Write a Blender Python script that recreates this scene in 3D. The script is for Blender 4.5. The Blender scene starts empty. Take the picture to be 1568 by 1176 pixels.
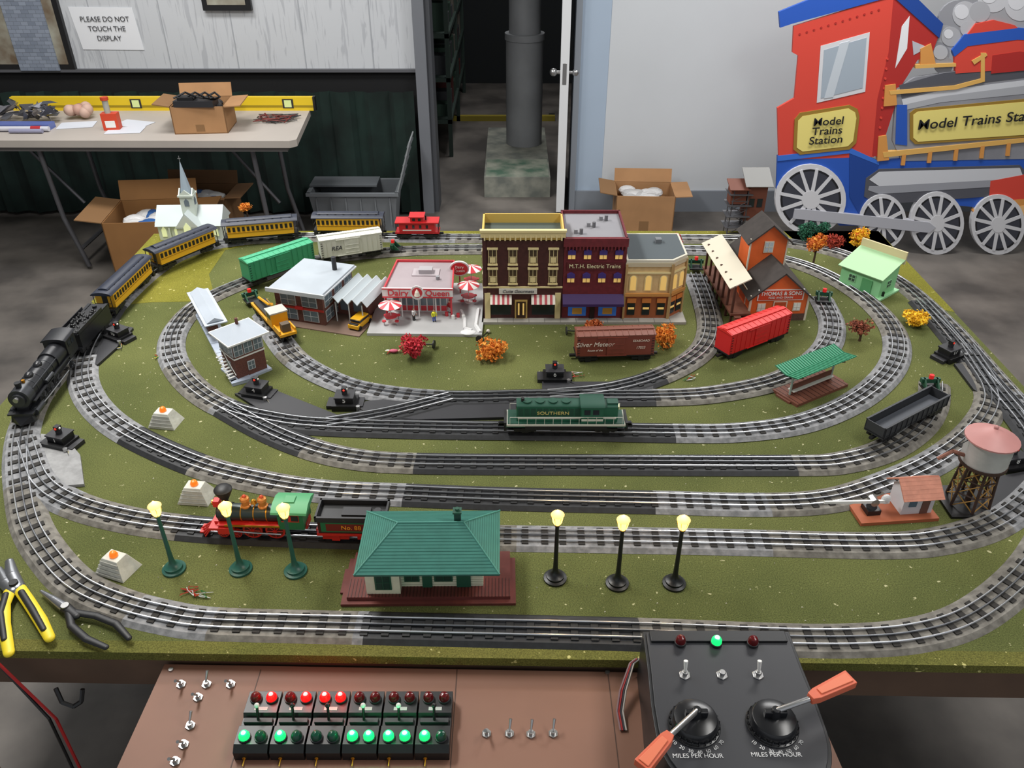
import bpy, bmesh, math, random
from mathutils import Vector, Matrix
random.seed(7)
scene=bpy.context.scene
# ---- calibration: survey of the photo (1568-wide grid) onto real planes ----
F=1250.; CU,CV=784.,588.; P=math.radians(33); CH=1.95; TZ=.8; RT=TZ+.0145
sp,cp=math.sin(P),math.cos(P)
def G(u,v,z=TZ):
    y=(v-CV)/F; t=(CH-z)/(sp+y*cp); return Vector(((u-CU)/F*t, t*(cp-y*sp)))
def W(u,v,Y):
    y=(v-CV)/F; t=Y/(cp-y*sp); return ((u-CU)/F*t, CH-t*(sp+y*cp))
def ZT(v,Y): return W(784,v,Y)[1]
def lin(h):
    h=h.lstrip('#'); c=[int(h[i:i+2],16)/255 for i in (0,2,4)]
    return tuple([(x/12.92 if x<=.04045 else ((x+.055)/1.055)**2.4) for x in c])+(1,)
_m={}
def mat(col,rough=.6,metal=0.,emit=0.,noise=0.,ns=60.,col2=None,bump=0.,alpha=1.,lo=.35,hi=.65):
    k=(col,rough,metal,emit,noise,ns,col2,bump,alpha,lo,hi)
    if k in _m: return _m[k]
    m=bpy.data.materials.new('m_'+col.strip('#')); m.use_nodes=True
    nt=m.node_tree; b=nt.nodes['Principled BSDF']
    b.inputs['Base Color'].default_value=lin(col); b.inputs['Roughness'].default_value=rough
    b.inputs['Metallic'].default_value=metal
    if alpha<1: b.inputs['Alpha'].default_value=alpha
    if emit:
        b.inputs['Emission Color'].default_value=lin(col); b.inputs['Emission Strength'].default_value=emit
    if noise or col2 or bump:
        tc=nt.nodes.new('ShaderNodeTexCoord'); n=nt.nodes.new('ShaderNodeTexNoise')
        n.inputs['Scale'].default_value=ns; n.inputs['Detail'].default_value=6
        nt.links.new(tc.outputs['Object'],n.inputs['Vector'])
        r=nt.nodes.new('ShaderNodeValToRGB'); r.color_ramp.elements[0].position=lo; r.color_ramp.elements[1].position=hi
        c=lin(col); c2=lin(col2) if col2 else tuple(min(1,x*(1+noise)) for x in c[:3])+(1,)
        c1=c if col2 else tuple(x*(1-noise) for x in c[:3])+(1,)
        r.color_ramp.elements[0].color=c1; r.color_ramp.elements[1].color=c2
        nt.links.new(n.outputs['Fac'],r.inputs['Fac']); nt.links.new(r.outputs['Color'],b.inputs['Base Color'])
        if bump:
            bp=nt.nodes.new('ShaderNodeBump'); bp.inputs['Strength'].default_value=bump; bp.inputs['Distance'].default_value=.004
            nt.links.new(n.outputs['Fac'],bp.inputs['Height']); nt.links.new(bp.outputs['Normal'],b.inputs['Normal'])
    _m[k]=m; return m
BK=mat('#141416',.4); BK2=mat('#26262a',.5); WH=mat('#e8e8e4',.5); SIL=mat('#b8b8b8',.3,.9); GLS=mat('#20262c',.15)
RED=mat('#b01a20',.4); YEL=mat('#e0a81c',.45); BRASS=mat('#c98b2c',.3,.8)
def brick(c1,c2,mor,sc=60.):
    m=bpy.data.materials.new('brick_'+c1.strip('#')); m.use_nodes=True; nt=m.node_tree; b=nt.nodes['Principled BSDF']
    t=nt.nodes.new('ShaderNodeTexBrick'); t.inputs['Color1'].default_value=lin(c1); t.inputs['Color2'].default_value=lin(c2)
    t.inputs['Mortar'].default_value=lin(mor); t.inputs['Scale'].default_value=sc; t.inputs['Mortar Size'].default_value=.01
    tc=nt.nodes.new('ShaderNodeTexCoord'); s=nt.nodes.new('ShaderNodeSeparateXYZ'); c=nt.nodes.new('ShaderNodeCombineXYZ'); a=nt.nodes.new('ShaderNodeMath')
    nt.links.new(tc.outputs['Object'],s.inputs[0]); nt.links.new(s.outputs['X'],a.inputs[0]); nt.links.new(s.outputs['Y'],a.inputs[1])
    nt.links.new(a.outputs[0],c.inputs['X']); nt.links.new(s.outputs['Z'],c.inputs['Y']); nt.links.new(c.outputs[0],t.inputs['Vector'])
    nt.links.new(t.outputs['Color'],b.inputs['Base Color']); b.inputs['Roughness'].default_value=.8
    return m
class B:
    def __init__(s): s.v=[];s.f=[];s.fm=[];s.mats=[];s.M=Matrix.Identity(4)
    def add(s,vs,fs,m):
        if m not in s.mats: s.mats.append(m)
        i=s.mats.index(m); o=len(s.v)
        s.v+=[s.M@Vector(v) for v in vs]; s.f+=[[a+o for a in f] for f in fs]; s.fm+=[i]*len(fs)
    def box(s,x0,x1,y0,y1,z0,z1,m):
        s.add([(x0,y0,z0),(x1,y0,z0),(x1,y1,z0),(x0,y1,z0),(x0,y0,z1),(x1,y0,z1),(x1,y1,z1),(x0,y1,z1)],
          [(0,3,2,1),(4,5,6,7),(0,1,5,4),(1,2,6,5),(2,3,7,6),(3,0,4,7)],m)
    def cyl(s,p0,p1,r0,m,r1=None,n=12,cap=True):
        r1=r0 if r1 is None else r1; p0=Vector(p0);p1=Vector(p1); d=(p1-p0).normalized()
        a=Vector((0,0,1)) if abs(d.z)<.9 else Vector((1,0,0)); x=d.cross(a).normalized(); y=d.cross(x)
        vs=[];
        for p,r in ((p0,r0),(p1,r1)):
            for i in range(n):
                t=2*math.pi*i/n; vs.append(p+(x*math.cos(t)+y*math.sin(t))*r)
        fs=[(i,(i+1)%n,n+(i+1)%n,n+i) for i in range(n)]
        if cap: fs+=[tuple(range(n))[::-1],tuple(range(n,2*n))]
        s.add(vs,fs,m)
    def lathe(s,prof,c,m,n=16):
        vs=[];fs=[]; c=Vector(c)
        for r,z in prof:
            for i in range(n):
                t=2*math.pi*i/n; vs.append((c.x+r*math.cos(t),c.y+r*math.sin(t),c.z+z))
        for k in range(len(prof)-1):
            for i in range(n): fs.append((k*n+i,k*n+(i+1)%n,(k+1)*n+(i+1)%n,(k+1)*n+i))
        fs.append(tuple(range(n))[::-1]); k=len(prof)-1; fs.append(tuple(range(k*n,k*n+n)))
        s.add(vs,fs,m)
    def sph(s,c,r,m,sc=(1,1,1),n=10):
        prof=[(max(1e-5,r*math.sin(math.pi*i/n)),-r*math.cos(math.pi*i/n)) for i in range(n+1)]
        o=s.M; s.M=o@Matrix.Translation(c)@Matrix.Diagonal((*sc,1)); s.lathe(prof,(0,0,0),m,n+4); s.M=o
    def ext(s,pts,ax,a,b,m):
        n=len(pts)
        f={'y':lambda p,q:(p[0],q,p[1]),'x':lambda p,q:(q,p[0],p[1]),'z':lambda p,q:(p[0],p[1],q)}[ax]
        vs=[f(p,a) for p in pts]+[f(p,b) for p in pts]
        s.add(vs,[tuple(range(n)),tuple(range(n,2*n))[::-1]]+[(i,n+i,n+(i+1)%n,(i+1)%n) for i in range(n)],m)
    def slab(s,q,t,m):
        q=[Vector(p) for p in q]; nn=(q[1]-q[0]).cross(q[2]-q[0]).normalized()*t; n=len(q)
        s.add(q+[p+nn for p in q],[tuple(range(n)),tuple(range(n,2*n))[::-1]]+[(i,n+i,n+(i+1)%n,(i+1)%n) for i in range(n)],m)
    def tube(s,path,r,m,n=6):
        for a,b in zip(path[:-1],path[1:]):
            if (Vector(a)-Vector(b)).length>1e-6: s.cyl(a,b,r,m,n=n)
    def obj(s,name,loc=(0,0,0),rz=0,sm=True,parent=None,bev=0):
        me=bpy.data.meshes.new(name); me.from_pydata([tuple(v) for v in s.v],[],s.f)
        for m in s.mats: me.materials.append(m)
        me.polygons.foreach_set('material_index',s.fm)
        bm=bmesh.new(); bm.from_mesh(me); bmesh.ops.recalc_face_normals(bm,faces=bm.faces); bm.to_mesh(me); bm.free()
        if sm:
            me.polygons.foreach_set('use_smooth',[True]*len(me.polygons)); me.set_sharp_from_angle(angle=math.radians(38))
        o=bpy.data.objects.new(name,me); scene.collection.objects.link(o)
        o.location=loc; o.rotation_euler=(0,0,rz)
        if parent: o.parent=parent
        if bev:
            md=o.modifiers.new('bev','BEVEL'); md.width=bev; md.segments=2; md.limit_method='ANGLE'
        return o
def text(parent,s,size,loc,rot,m,ex=.0004,sx=1.,name='lettering',bold=0,shear=0):
    c=bpy.data.curves.new(name,'FONT'); c.body=s; c.size=size; c.align_x='CENTER'; c.align_y='CENTER'; c.extrude=ex; c.offset=bold; c.shear=shear
    o=bpy.data.objects.new(name,c); scene.collection.objects.link(o); c.materials.append(m)
    o.parent=parent; o.location=loc; o.rotation_euler=rot; o.scale=(sx,1,1); return o
UP=(math.pi/2,0,0)
def pl(a,b,z=TZ):
    A=G(*a,z);C=G(*b,z); d=C-A; return (A.x,A.y,z),math.atan2(d.y,d.x),d.length
def mid(a,b,z=RT):
    A=G(*a,z);C=G(*b,z); d=C-A; M=(A+C)/2; return (M.x,M.y,z),math.atan2(d.y,d.x),d.length
# ---------------- room ----------------
YW=5.08
concrete=mat('#4e4a47',.6,col2='#77716b',ns=3.,bump=.3)
b=B(); b.box(-5,5,-1,9.5,-.05,0,concrete); b.obj('floor',sm=False)
b=B(); b.box(-5,5,-1,9.5,3.0,3.05,mat('#c8c8c4',.9)); b.obj('ceiling',sm=False)
wp=bpy.data.materials.new('painted_woodgrain'); wp.use_nodes=True; nt=wp.node_tree; pb=nt.nodes['Principled BSDF']
tc=nt.nodes.new('ShaderNodeTexCoord'); mp=nt.nodes.new('ShaderNodeMapping'); mp.inputs['Scale'].default_value=(14,14,1.2)
no=nt.nodes.new('ShaderNodeTexNoise'); no.inputs['Scale'].default_value=3; no.inputs['Detail'].default_value=5; no.inputs['Distortion'].default_value=1.2
rr=nt.nodes.new('ShaderNodeValToRGB'); rr.color_ramp.elements[0].position=.38; rr.color_ramp.elements[1].position=.46
rr.color_ramp.elements[0].color=lin('#b0b3b8'); rr.color_ramp.elements[1].color=lin('#c3c6ca')
nt.links.new(tc.outputs['Object'],mp.inputs[0]); nt.links.new(mp.outputs[0],no.inputs[0]); nt.links.new(no.outputs[0],rr.inputs[0]); nt.links.new(rr.outputs[0],pb.inputs['Base Color']); pb.inputs['Roughness'].default_value=.6
xj=W(637,100,YW)[0]; zp=W(300,106,YW)[1]
b=B(); b.box(-5,xj,YW,YW+.12,zp,3,wp); b.box(-5,xj,YW,YW+.12,0,zp,mat('#0d0e10',.9))
for i in range(12):
    x=xj-.25-.4*i; b.box(x-.003,x+.003,YW-.002,YW,zp,3,mat('#a2a5aa',.8))
b.obj('wall_back',sm=False)
b=B(); b.box(-5,xj,YW-.03,YW,zp-.012,zp+.004,mat('#55565a',.5)); 
x0,z0=W(95,100,YW); x1,_=W(66,100,YW)
b.box(x1-.12,x0,YW-.04,YW,zp,3,brick('#8a93a2','#747d8c','#5a5f68',12)); b.obj('trim_1',sm=False)
b=B(); cur=mat('#10231e',.95,noise=.4,ns=6)
n=150
zc=W(300,140,YW-.06)[1]
vs=[];fs=[]
for i in range(n+1):
    x=-5+(xj-.02+5)*i/n; y=YW-.07+.02*math.sin(i*1.1)+.01*math.sin(i*2.7)
    vs+=[(x,y,.02),(x,y,zc)]
for i in range(n): fs.append((2*i,2*i+2,2*i+3,2*i+1))
b.add(vs,fs,cur); b.obj('skirt_curtain')
xa=W(637,100,YW)[0]; xb=W(662,100,YW)[0]; xc=W(850,100,YW)[0]; xd=W(883,100,YW)[0]
b=B(); b.box(xa,xb-.03,YW-.05,YW+.14,0,3,mat('#6e7177',.5)); b.box(xb-.03,xb,YW-.02,YW+.16,0,3,mat('#46484d',.5))
b.obj('trim_2',sm=False)
b=B(); b.box(xd-.015,xd+.02,YW-.03,YW+.14,0,3,mat('#7d838b',.5)); b.obj('trim_3',sm=False)
bl=mat('#a4b4c6',.6,noise=.03,ns=2); wl=mat('#c6cace',.65,noise=.03,ns=1.5)
xe=W(932,100,YW)[0]
b=B(); b.box(xd+.02,xe,YW,YW+.12,0,3,bl); b.box(xe,5,YW-.003,YW+.12,0,3,wl); b.obj('wall_back',sm=False)
b=B(); zb=W(1000,291,YW)[1]; b.box(xd+.02,5,YW-.02,YW,0,zb,mat('#7d838b',.5)); b.obj('baseboard_back',sm=False)
b=B(); b.box(-5.1,-5,-1,9.5,0,3,mat('#9a9a98',.8)); b.obj('wall_left',sm=False)
b=B(); b.box(5,5.1,-1,9.5,0,3,mat('#9a9a98',.8)); b.obj('wall_right',sm=False)
dx,_=W(864,100,YW)
b=B(); dk=mat('#dcdee0',.45)
b.box(-.026,.026,0,.75,0.01,2.1,dk); kz=W(864,113,YW-.05)[1]
for s in(-1,1):
    b.cyl((0,.05,kz),(s*.055,.05,kz),.011,SIL); b.sph((s*.066,.05,kz),.023,SIL)
b.box(-.012,.012,-.002,.001,kz-.06,kz+.06,SIL)
b.obj('door_1',(dx,YW-.06,0),math.atan2(-dx,YW)*1.0,bev=.003)
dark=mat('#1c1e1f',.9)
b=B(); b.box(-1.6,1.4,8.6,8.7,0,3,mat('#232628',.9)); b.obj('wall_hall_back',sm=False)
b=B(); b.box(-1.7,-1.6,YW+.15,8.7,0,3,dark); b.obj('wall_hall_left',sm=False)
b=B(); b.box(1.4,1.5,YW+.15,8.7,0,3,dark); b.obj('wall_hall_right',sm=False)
b=B()
px,_=W(803,120,6.1); pr=W(830,150,6.1)[0]-px
pg=mat('#85878a',.5,noise=.1,ns=5)
b.cyl((px,6.1,.141),(px,6.1,W(800,60,6.1)[1]),pr*1.02,pg,n=28); b.cyl((px,6.1,W(800,60,6.1)[1]),(px,6.1,W(800,50,6.1)[1]),pr*1.08,pg,n=28); b.cyl((px,6.1,W(800,50,6.1)[1]),(px,6.1,2.98),pr*.86,pg,n=28)
b.obj('duct_pipe')
A=G(741,312,0);C=G(850,312,0);zz=.14
b=B(); b.box(A.x,C.x-.03,A.y+.12,6.5,0,zz,mat('#6a6e68',.8,col2='#98988c',ns=9,bump=.4)); b.box(A.x+.01,C.x-.04,A.y+.13,A.y+.5,zz,zz+.001,mat('#4c6a58',.8,col2='#a0a294',ns=8)); b.obj('concrete_plinth',bev=.01)
b=B(); x0,z0=W(672,198,7.2); x1,z1=W(850,178,7.2)
b.box(x0,x1,7.2,7.25,z0,z1,mat('#9a8a30',.7)); b.box(x0,x0+.05,7.25,7.3,0,z1,dark); b.box(x1-.05,x1,7.25,7.3,0,z1,dark);b.obj('safety_barrier')
b=B()
for k in range(6):
    z=.25+k*.3; b.box(-1.0,-.45,6.2,8.2,z,z+.03,mat('#2b3a34',.7))
    for j in range(9): 
        y=6.3+j*.2; w=.05+.1*random.random()
        b.box(-.6-w,-.47,y,y+.12,z+.03,z+.1+random.random()*.12,random.choice([mat('#2e4438',.7),mat('#5a2522',.7),mat('#3a3c40',.7),mat('#68625a',.7)]))
for y in(6.2,7.2,8.2): b.box(-.48,-.45,y,y+.03,0,2.2,mat('#2b3a34',.7)); b.box(-1.0,-.97,y,y+.03,0,2.2,mat('#2b3a34',.7))
b.obj('storage_shelf',sm=False)
x0,z0=W(124,76,YW-.01); x1,z1=W(204,12,YW-.01)
b=B(); b.slab([(x0+.01,YW-.004,z0),(x1+.005,YW-.004,z0-.004),(x1-.01,YW-.004,z1),(x0-.012,YW-.004,z1+.004)],-.003,mat('#e0e2e6',.7)); o=b.obj('paper_sign',sm=False)
t_=text(o,'PLEASE DO NOT\nTOUCH THE\nDISPLAY',.038,((x0+x1)/2,YW-.009,(z0+z1)/2),UP,mat('#303034',.7),name='sign_lettering'); t_.data.space_line=1.35
def frame(name,u0,v0,u1,v1):
    x0,z0=W(u0,v1,YW-.02); x1,z1=W(u1,v0,YW-.02); b=B()
    b.box(x0,x1,YW-.03,YW-.002,z0,z1,BK); b.box(x0+.03,x1-.03,YW-.033,YW-.028,z0+.03,z1-.03,mat('#6a5a48',.5,col2='#a8a89a',ns=6)); b.obj(name,sm=False)
frame('picture_frame',312,-60,374,16); frame('picture_frame',-90,-90,62,106)
# ------------ train cut-out standing on the floor --------------
YC=4.40; b=B(); lc=[0]
def cp_(pts,L,m):
    lc[0]+=1; b.ext([W(u,v,YC) for u,v in pts],'y',YC-L*.004-lc[0]*.00006,YC+.012,m)
def disc(u,v,ru,rv,n=28,a0=0,a1=360): return [(u+ru*math.cos(math.radians(a0+(a1-a0)*i/n)),v+rv*math.sin(math.radians(a0+(a1-a0)*i/n))) for i in range(n)]
cr=mat('#d8483a',.55); crd=mat('#b02c28',.55); cb=mat('#2858b8',.5); cbd=mat('#1c4494',.5); cg=mat('#8e8f96',.45,noise=.25,ns=2.5); cgl=mat('#d0d2d8',.45); cgd=mat('#55565e',.5)
cy=mat('#ecdc80',.5); co=mat('#d8964e',.5); ck=mat('#1c1c20',.5); cw=mat('#d6d6da',.5)
sm1=['#8f9096','#9c9da2','#85868c']; sm2=['#b4b5ba','#c2c3c8','#a8a9ae']
for i,(u,v,r) in enumerate([(1470,34,34),(1445,60,22),(1436,82,18),(1510,5,40),(1585,0,60),(1500,-40,40),(1445,100,14),(1535,14,34)]): cp_(disc(u,v,r,r,24),.2,mat(sm1[i%3],.6))
for i,(u,v,r) in enumerate([(1478,22,20),(1520,-5,24),(1456,56,15),(1440,80,11),(1562,8,24),(1500,18,16),(1482,44,12)]): cp_(disc(u,v,r,r,24),.6,mat(sm2[i%3],.6))
for i,(u,v,r) in enumerate([(1472,18,11),(1514,-8,13),(1452,52,7),(1556,2,13)]): cp_(disc(u,v,r,r,20),.8,mat('#d2d3d8',.6))
cp_([(1215,40),(1368,-8),(1362,80),(1345,150),(1338,240),(1192,244),(1190,165),(1216,150),(1222,85),(1213,80)],1,cr)
cp_([(1368,-8),(1436,56),(1428,78),(1404,92),(1380,130),(1345,240),(1335,238),(1343,150),(1360,80)],1.2,crd)
cp_([(1380,40),(1392,24),(1388,74),(1370,104)],1.6,mat('#e6e6ea',.5))
cp_([(1396,62),(1420,72),(1398,84)],1.6,mat('#b9bac2',.5))
cp_([(1192,18),(1275,-16),(1372,-34),(1443,36),(1437,58),(1366,-6),(1212,36),(1194,42)],2,cb)
cp_([(1372,-34),(1443,36),(1437,58),(1366,-6)],2.2,cbd)
cp_([(1256,70),(1331,49),(1324,140),(1250,157)],1.6,cw); cp_([(1261,76),(1326,57),(1320,134),(1256,150)],2,mat('#a4b0bc',.4)); cp_([(1285,66),(1300,62),(1275,148),(1261,150)],2.2,mat('#c4ccd4',.4))
for k in range(12): cp_(disc(1224+k*11,52-k*3.4,1.8,1.8,8),1.4,crd)
for k in range(9): cp_(disc(1358-k*1.6,90+k*15,1.8,1.8,8),1.7,cr)
cp_([(1190,238),(1302,226),(1345,246),(1400,240),(1620,232),(1620,330),(1330,300),(1320,345),(1285,345),(1240,300),(1188,300)],.5,cb)
cp_([(1300,226),(1345,250),(1325,345),(1300,300)],1.3,cbd)
cp_([(1190,238),(1302,226),(1345,246),(1345,252),(1300,234),(1190,246)],1.5,mat('#3a70d0',.5))
cp_([(1372,135),(1400,118),(1480,106),(1620,88),(1620,242),(1380,246),(1366,215)],1,cg)
cp_([(1376,130),(1440,112),(1620,88),(1620,112),(1440,134),(1380,150)],1.3,cgd)
cp_([(1380,152),(1440,138),(1620,116),(1620,124),(1440,147),(1382,160)],1.3,cgl)
cp_([(1382,160),(1440,147),(1620,124),(1620,138),(1440,156),(1384,168)],1.3,mat('#acaeb4',.45))
cp_([(1372,160),(1388,160),(1388,222),(1370,220)],1.6,cb)
cp_([(1392,172),(1400,166),(1620,146),(1620,206),(1400,220),(1392,212)],2,mat('#9a7a30',.5)); cp_([(1397,175),(1404,170),(1620,150),(1620,202),(1404,216),(1397,210)],2.4,cy)
cp_([(1216,182),(1224,172),(1300,160),(1312,166),(1315,178),(1310,218),(1300,228),(1224,236),(1214,228)],2,mat('#9a7a30',.5)); cp_([(1221,184),(1228,177),(1298,165),(1308,171),(1310,180),(1305,215),(1297,223),(1228,231),(1219,225)],2.4,cy)
cp_([(1462,112),(1460,80),(1476,60),(1560,52),(1620,60),(1620,100)],1.7,cr); cp_([(1456,76),(1476,52),(1558,42),(1620,48),(1620,62),(1556,60),(1480,70),(1460,86)],2.2,cb)
cp_([(1480,52),(1492,36),(1520,30),(1552,38),(1566,50),(1556,46),(1500,54)],2.1,cr); cp_([(1516,112),(1518,84),(1560,78),(1600,84),(1600,104)],2.0,crd)
for q in([(1354,130),(1370,128),(1372,160),(1352,162)],[(1408,74),(1424,66),(1432,100),(1408,104)],[(1344,208),(1356,206),(1360,244),(1342,246)]): cp_(q,2.3,co)
for q in([(1360,138),(1460,130),(1506,118),(1506,124),(1462,136),(1362,144)],[(1500,80),(1506,80),(1506,124),(1500,124)],[(1350,232),(1620,205),(1620,211),(1352,240)],[(1400,98),(1462,96),(1462,101),(1400,104)],[(1486,92),(1508,80),(1510,84),(1490,98)]): cp_(q,2.6,mat('#e0b060',.45))
for u in(1380,1420,1460,1500,1540): cp_([(u,236-(u-1380)*.11),(u+6,235-(u-1380)*.11),(u+4,252-(u-1380)*.09),(u-2,252-(u-1380)*.09)],2.6,co)
cp_([(1325,272),(1345,258),(1560,252),(1572,264),(1568,296),(1345,312),(1322,300)],1.5,cgd); cp_([(1330,274),(1345,262),(1560,256),(1566,272),(1345,284)],1.8,cgl); cp_([(1330,284),(1345,284),(1566,272),(1567,282),(1345,296),(1328,290)],1.8,mat('#9a9ca4',.45))
cp_([(1515,276),(1568,266),(1620,270),(1620,318),(1512,312)],2,cr); cp_([(1488,322),(1500,308),(1620,300),(1620,352),(1500,352)],2.2,co); cp_([(1498,320),(1620,308),(1620,322),(1500,334)],2.5,mat('#f0c080',.5))
def wheel(u,v,ru,rv,ns):
    cp_(disc(u,v,ru,rv,36),2.8,cw); cp_(disc(u,v,ru*.86,rv*.86,36),3.0,ck); cp_(disc(u,v,ru*.8,rv*.8,36),3.1,mat('#3c3e48',.5))
    for i in range(ns):
        a=math.pi*2*i/ns+.2; c_,s_=math.cos(a),math.sin(a); w=3
        cp_([(u-s_*w,v+c_*w),(u+s_*w,v-c_*w),(u+c_*ru*.88+s_*w*.8,v+s_*rv*.88-c_*w*.8),(u+c_*ru*.88-s_*w*.8,v+s_*rv*.88+c_*w*.8)],3.4,cw)
    cp_(disc(u,v,ru*.26,rv*.26,16),3.7,cw)
wheel(1240,304,54,54,12); wheel(1350,338,36,42,10); wheel(1433,340,41,48,12); wheel(1526,342,41,46,12)
cp_([(1215,318),(1228,318),(1420,338),(1430,346),(1420,354),(1230,334),(1212,332)],4.2,mat('#b5b6be',.5))
o=b.obj('train_cutout_display',sm=False)
def ctext(s,size,u,v,rot,sx=1,sp_=1):
    x,z=W(u,v,YC); t=text(o,s,size,(x,YC-.0205,z),(math.pi/2,-rot,0),ck,ex=.001,sx=sx,bold=.0004); t.data.space_line=sp_
ctext('Model\nTrains\nStation',.058,1265,199,math.radians(4),1.1,.85)
ctext('Model Trains Station',.074,1504,182,math.radians(5),1.1)
# ----------------- layout table -----------------
def isec(p,q,r,s):
    d1=q-p; d2=s-r; k=d1.x*d2.y-d1.y*d2.x; t=((r.x-p.x)*d2.y-(r.y-p.y)*d2.x)/k; return p+d1*t
fl,fr=G(0,994),G(1568,1018); lb,l2=G(236,358),G(8,612); rb,r2=G(1345,354),G(1568,592)
FL=isec(fl,fr,lb,l2); FR=isec(fl,fr,rb,r2)
def turfmat(name,c1,c2,c3):
    m=bpy.data.materials.new(name); m.use_nodes=True
    nt=m.node_tree; pb=nt.nodes['Principled BSDF']; pb.inputs['Roughness'].default_value=.95; pb.inputs['Specular IOR Level'].default_value=.15
    tc=nt.nodes.new('ShaderNodeTexCoord'); n1=nt.nodes.new('ShaderNodeTexNoise'); n1.inputs['Scale'].default_value=3.5; n1.inputs['Detail'].default_value=4
    n2=nt.nodes.new('ShaderNodeTexNoise'); n2.inputs['Scale'].default_value=420; n2.inputs['Detail'].default_value=3
    r1=nt.nodes.new('ShaderNodeValToRGB'); r1.color_ramp.elements[0].position=.35; r1.color_ramp.elements[1].position=.7; r1.color_ramp.elements[0].color=lin(c1); r1.color_ramp.elements[1].color=lin(c2)
    r2=nt.nodes.new('ShaderNodeValToRGB'); r2.color_ramp.elements[0].position=.3; r2.color_ramp.elements[1].position=.75; r2.color_ramp.elements[0].color=(.55,.55,.55,1); r2.color_ramp.elements[1].color=(1.35,1.35,1.3,1)
    mx=nt.nodes.new('ShaderNodeMixRGB'); mx.blend_type='MULTIPLY'; mx.inputs[0].default_value=1
    n3=nt.nodes.new('ShaderNodeTexNoise'); n3.inputs['Scale'].default_value=75; n3.inputs['Detail'].default_value=2
    r3=nt.nodes.new('ShaderNodeValToRGB'); r3.color_ramp.elements[0].position=.69; r3.color_ramp.elements[1].position=.73
    r3.color_ramp.elements[0].color=(0,0,0,1)
    m2=nt.nodes.new('ShaderNodeMixRGB'); m2.inputs[2].default_value=lin(c3)
    for n in(n1,n2,n3): nt.links.new(tc.outputs['Object'],n.inputs['Vector'])
    nt.links.new(n1.outputs[0],r1.inputs[0]); nt.links.new(n2.outputs[0],r2.inputs[0]); nt.links.new(r1.outputs[0],mx.inputs[1]); nt.links.new(r2.outputs[0],mx.inputs[2])
    nt.links.new(n3.outputs[0],r3.inputs[0]); nt.links.new(r3.outputs[0],m2.inputs[0]); nt.links.new(mx.outputs[0],m2.inputs[1]); nt.links.new(m2.outputs[0],pb.inputs['Base Color'])
    bp=nt.nodes.new('ShaderNodeBump'); bp.inputs['Strength'].default_value=.5; bp.inputs['Distance'].default_value=.002
    nt.links.new(n2.outputs[0],bp.inputs['Height']); nt.links.new(bp.outputs[0],pb.inputs['Normal'])
    return m
turf=turfmat('turf','#585e36','#6b6f41','#b4b088'); turf2=turfmat('turf_mustard','#74722a','#888338','#c8c080'); turf3=turfmat('turf_edge','#636433','#77723c','#c0b878')
b=B(); poly=[FL,FR,rb,lb]
b.ext([tuple(p) for p in poly],'z',TZ-.02,TZ,turf)
fas=mat('#5a4434',.7,noise=.15,ns=8)
c=sum(poly,Vector((0,0)))/4
ins=[c+(p-c)*.995 for p in poly]
for i in range(4):
    p,q=ins[i],ins[(i+1)%4]; nrm=Vector((-(q-p).y,(q-p).x)).normalized()*.02
    b.ext([tuple(p),tuple(q),tuple(q+nrm),tuple(p+nrm)],'z',TZ-.095,TZ-.02,fas)
for p in [c+(p-c)*.93 for p in poly]: b.box(p.x-.045,p.x+.045,p.y-.045,p.y+.045,0,TZ-.02,mat('#a07a50',.7,noise=.1,ns=5))
z=TZ+.0006
for pp in ([(236,358),(440,356),(400,372),(345,383),(320,420),(330,461),(232,463),(150,470),(140,462)],
           [(440,354),(1345,354),(1372,384),(1300,392),(1180,370),(440,370)],
           [(1345,354),(1462,478),(1420,470),(1340,412),(1230,380),(1200,354)]):
    b.ext([tuple(G(*q)) for q in pp],'z',TZ-.001,z,turf2)
e=(fr-fl).normalized(); nn=Vector((-e.y,e.x))
b.ext([tuple(FL),tuple(FR),tuple(FR+nn*.028),tuple(FL+nn*.020)],'z',TZ-.001,z,turf3)
b.ext([tuple(FL-nn*.004),tuple(FR-nn*.004),tuple(FR+nn*.004),tuple(FL+nn*.004)],'z',TZ-.018,TZ+.001,turf3)
b.obj('train_layout_table',sm=False)
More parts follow.
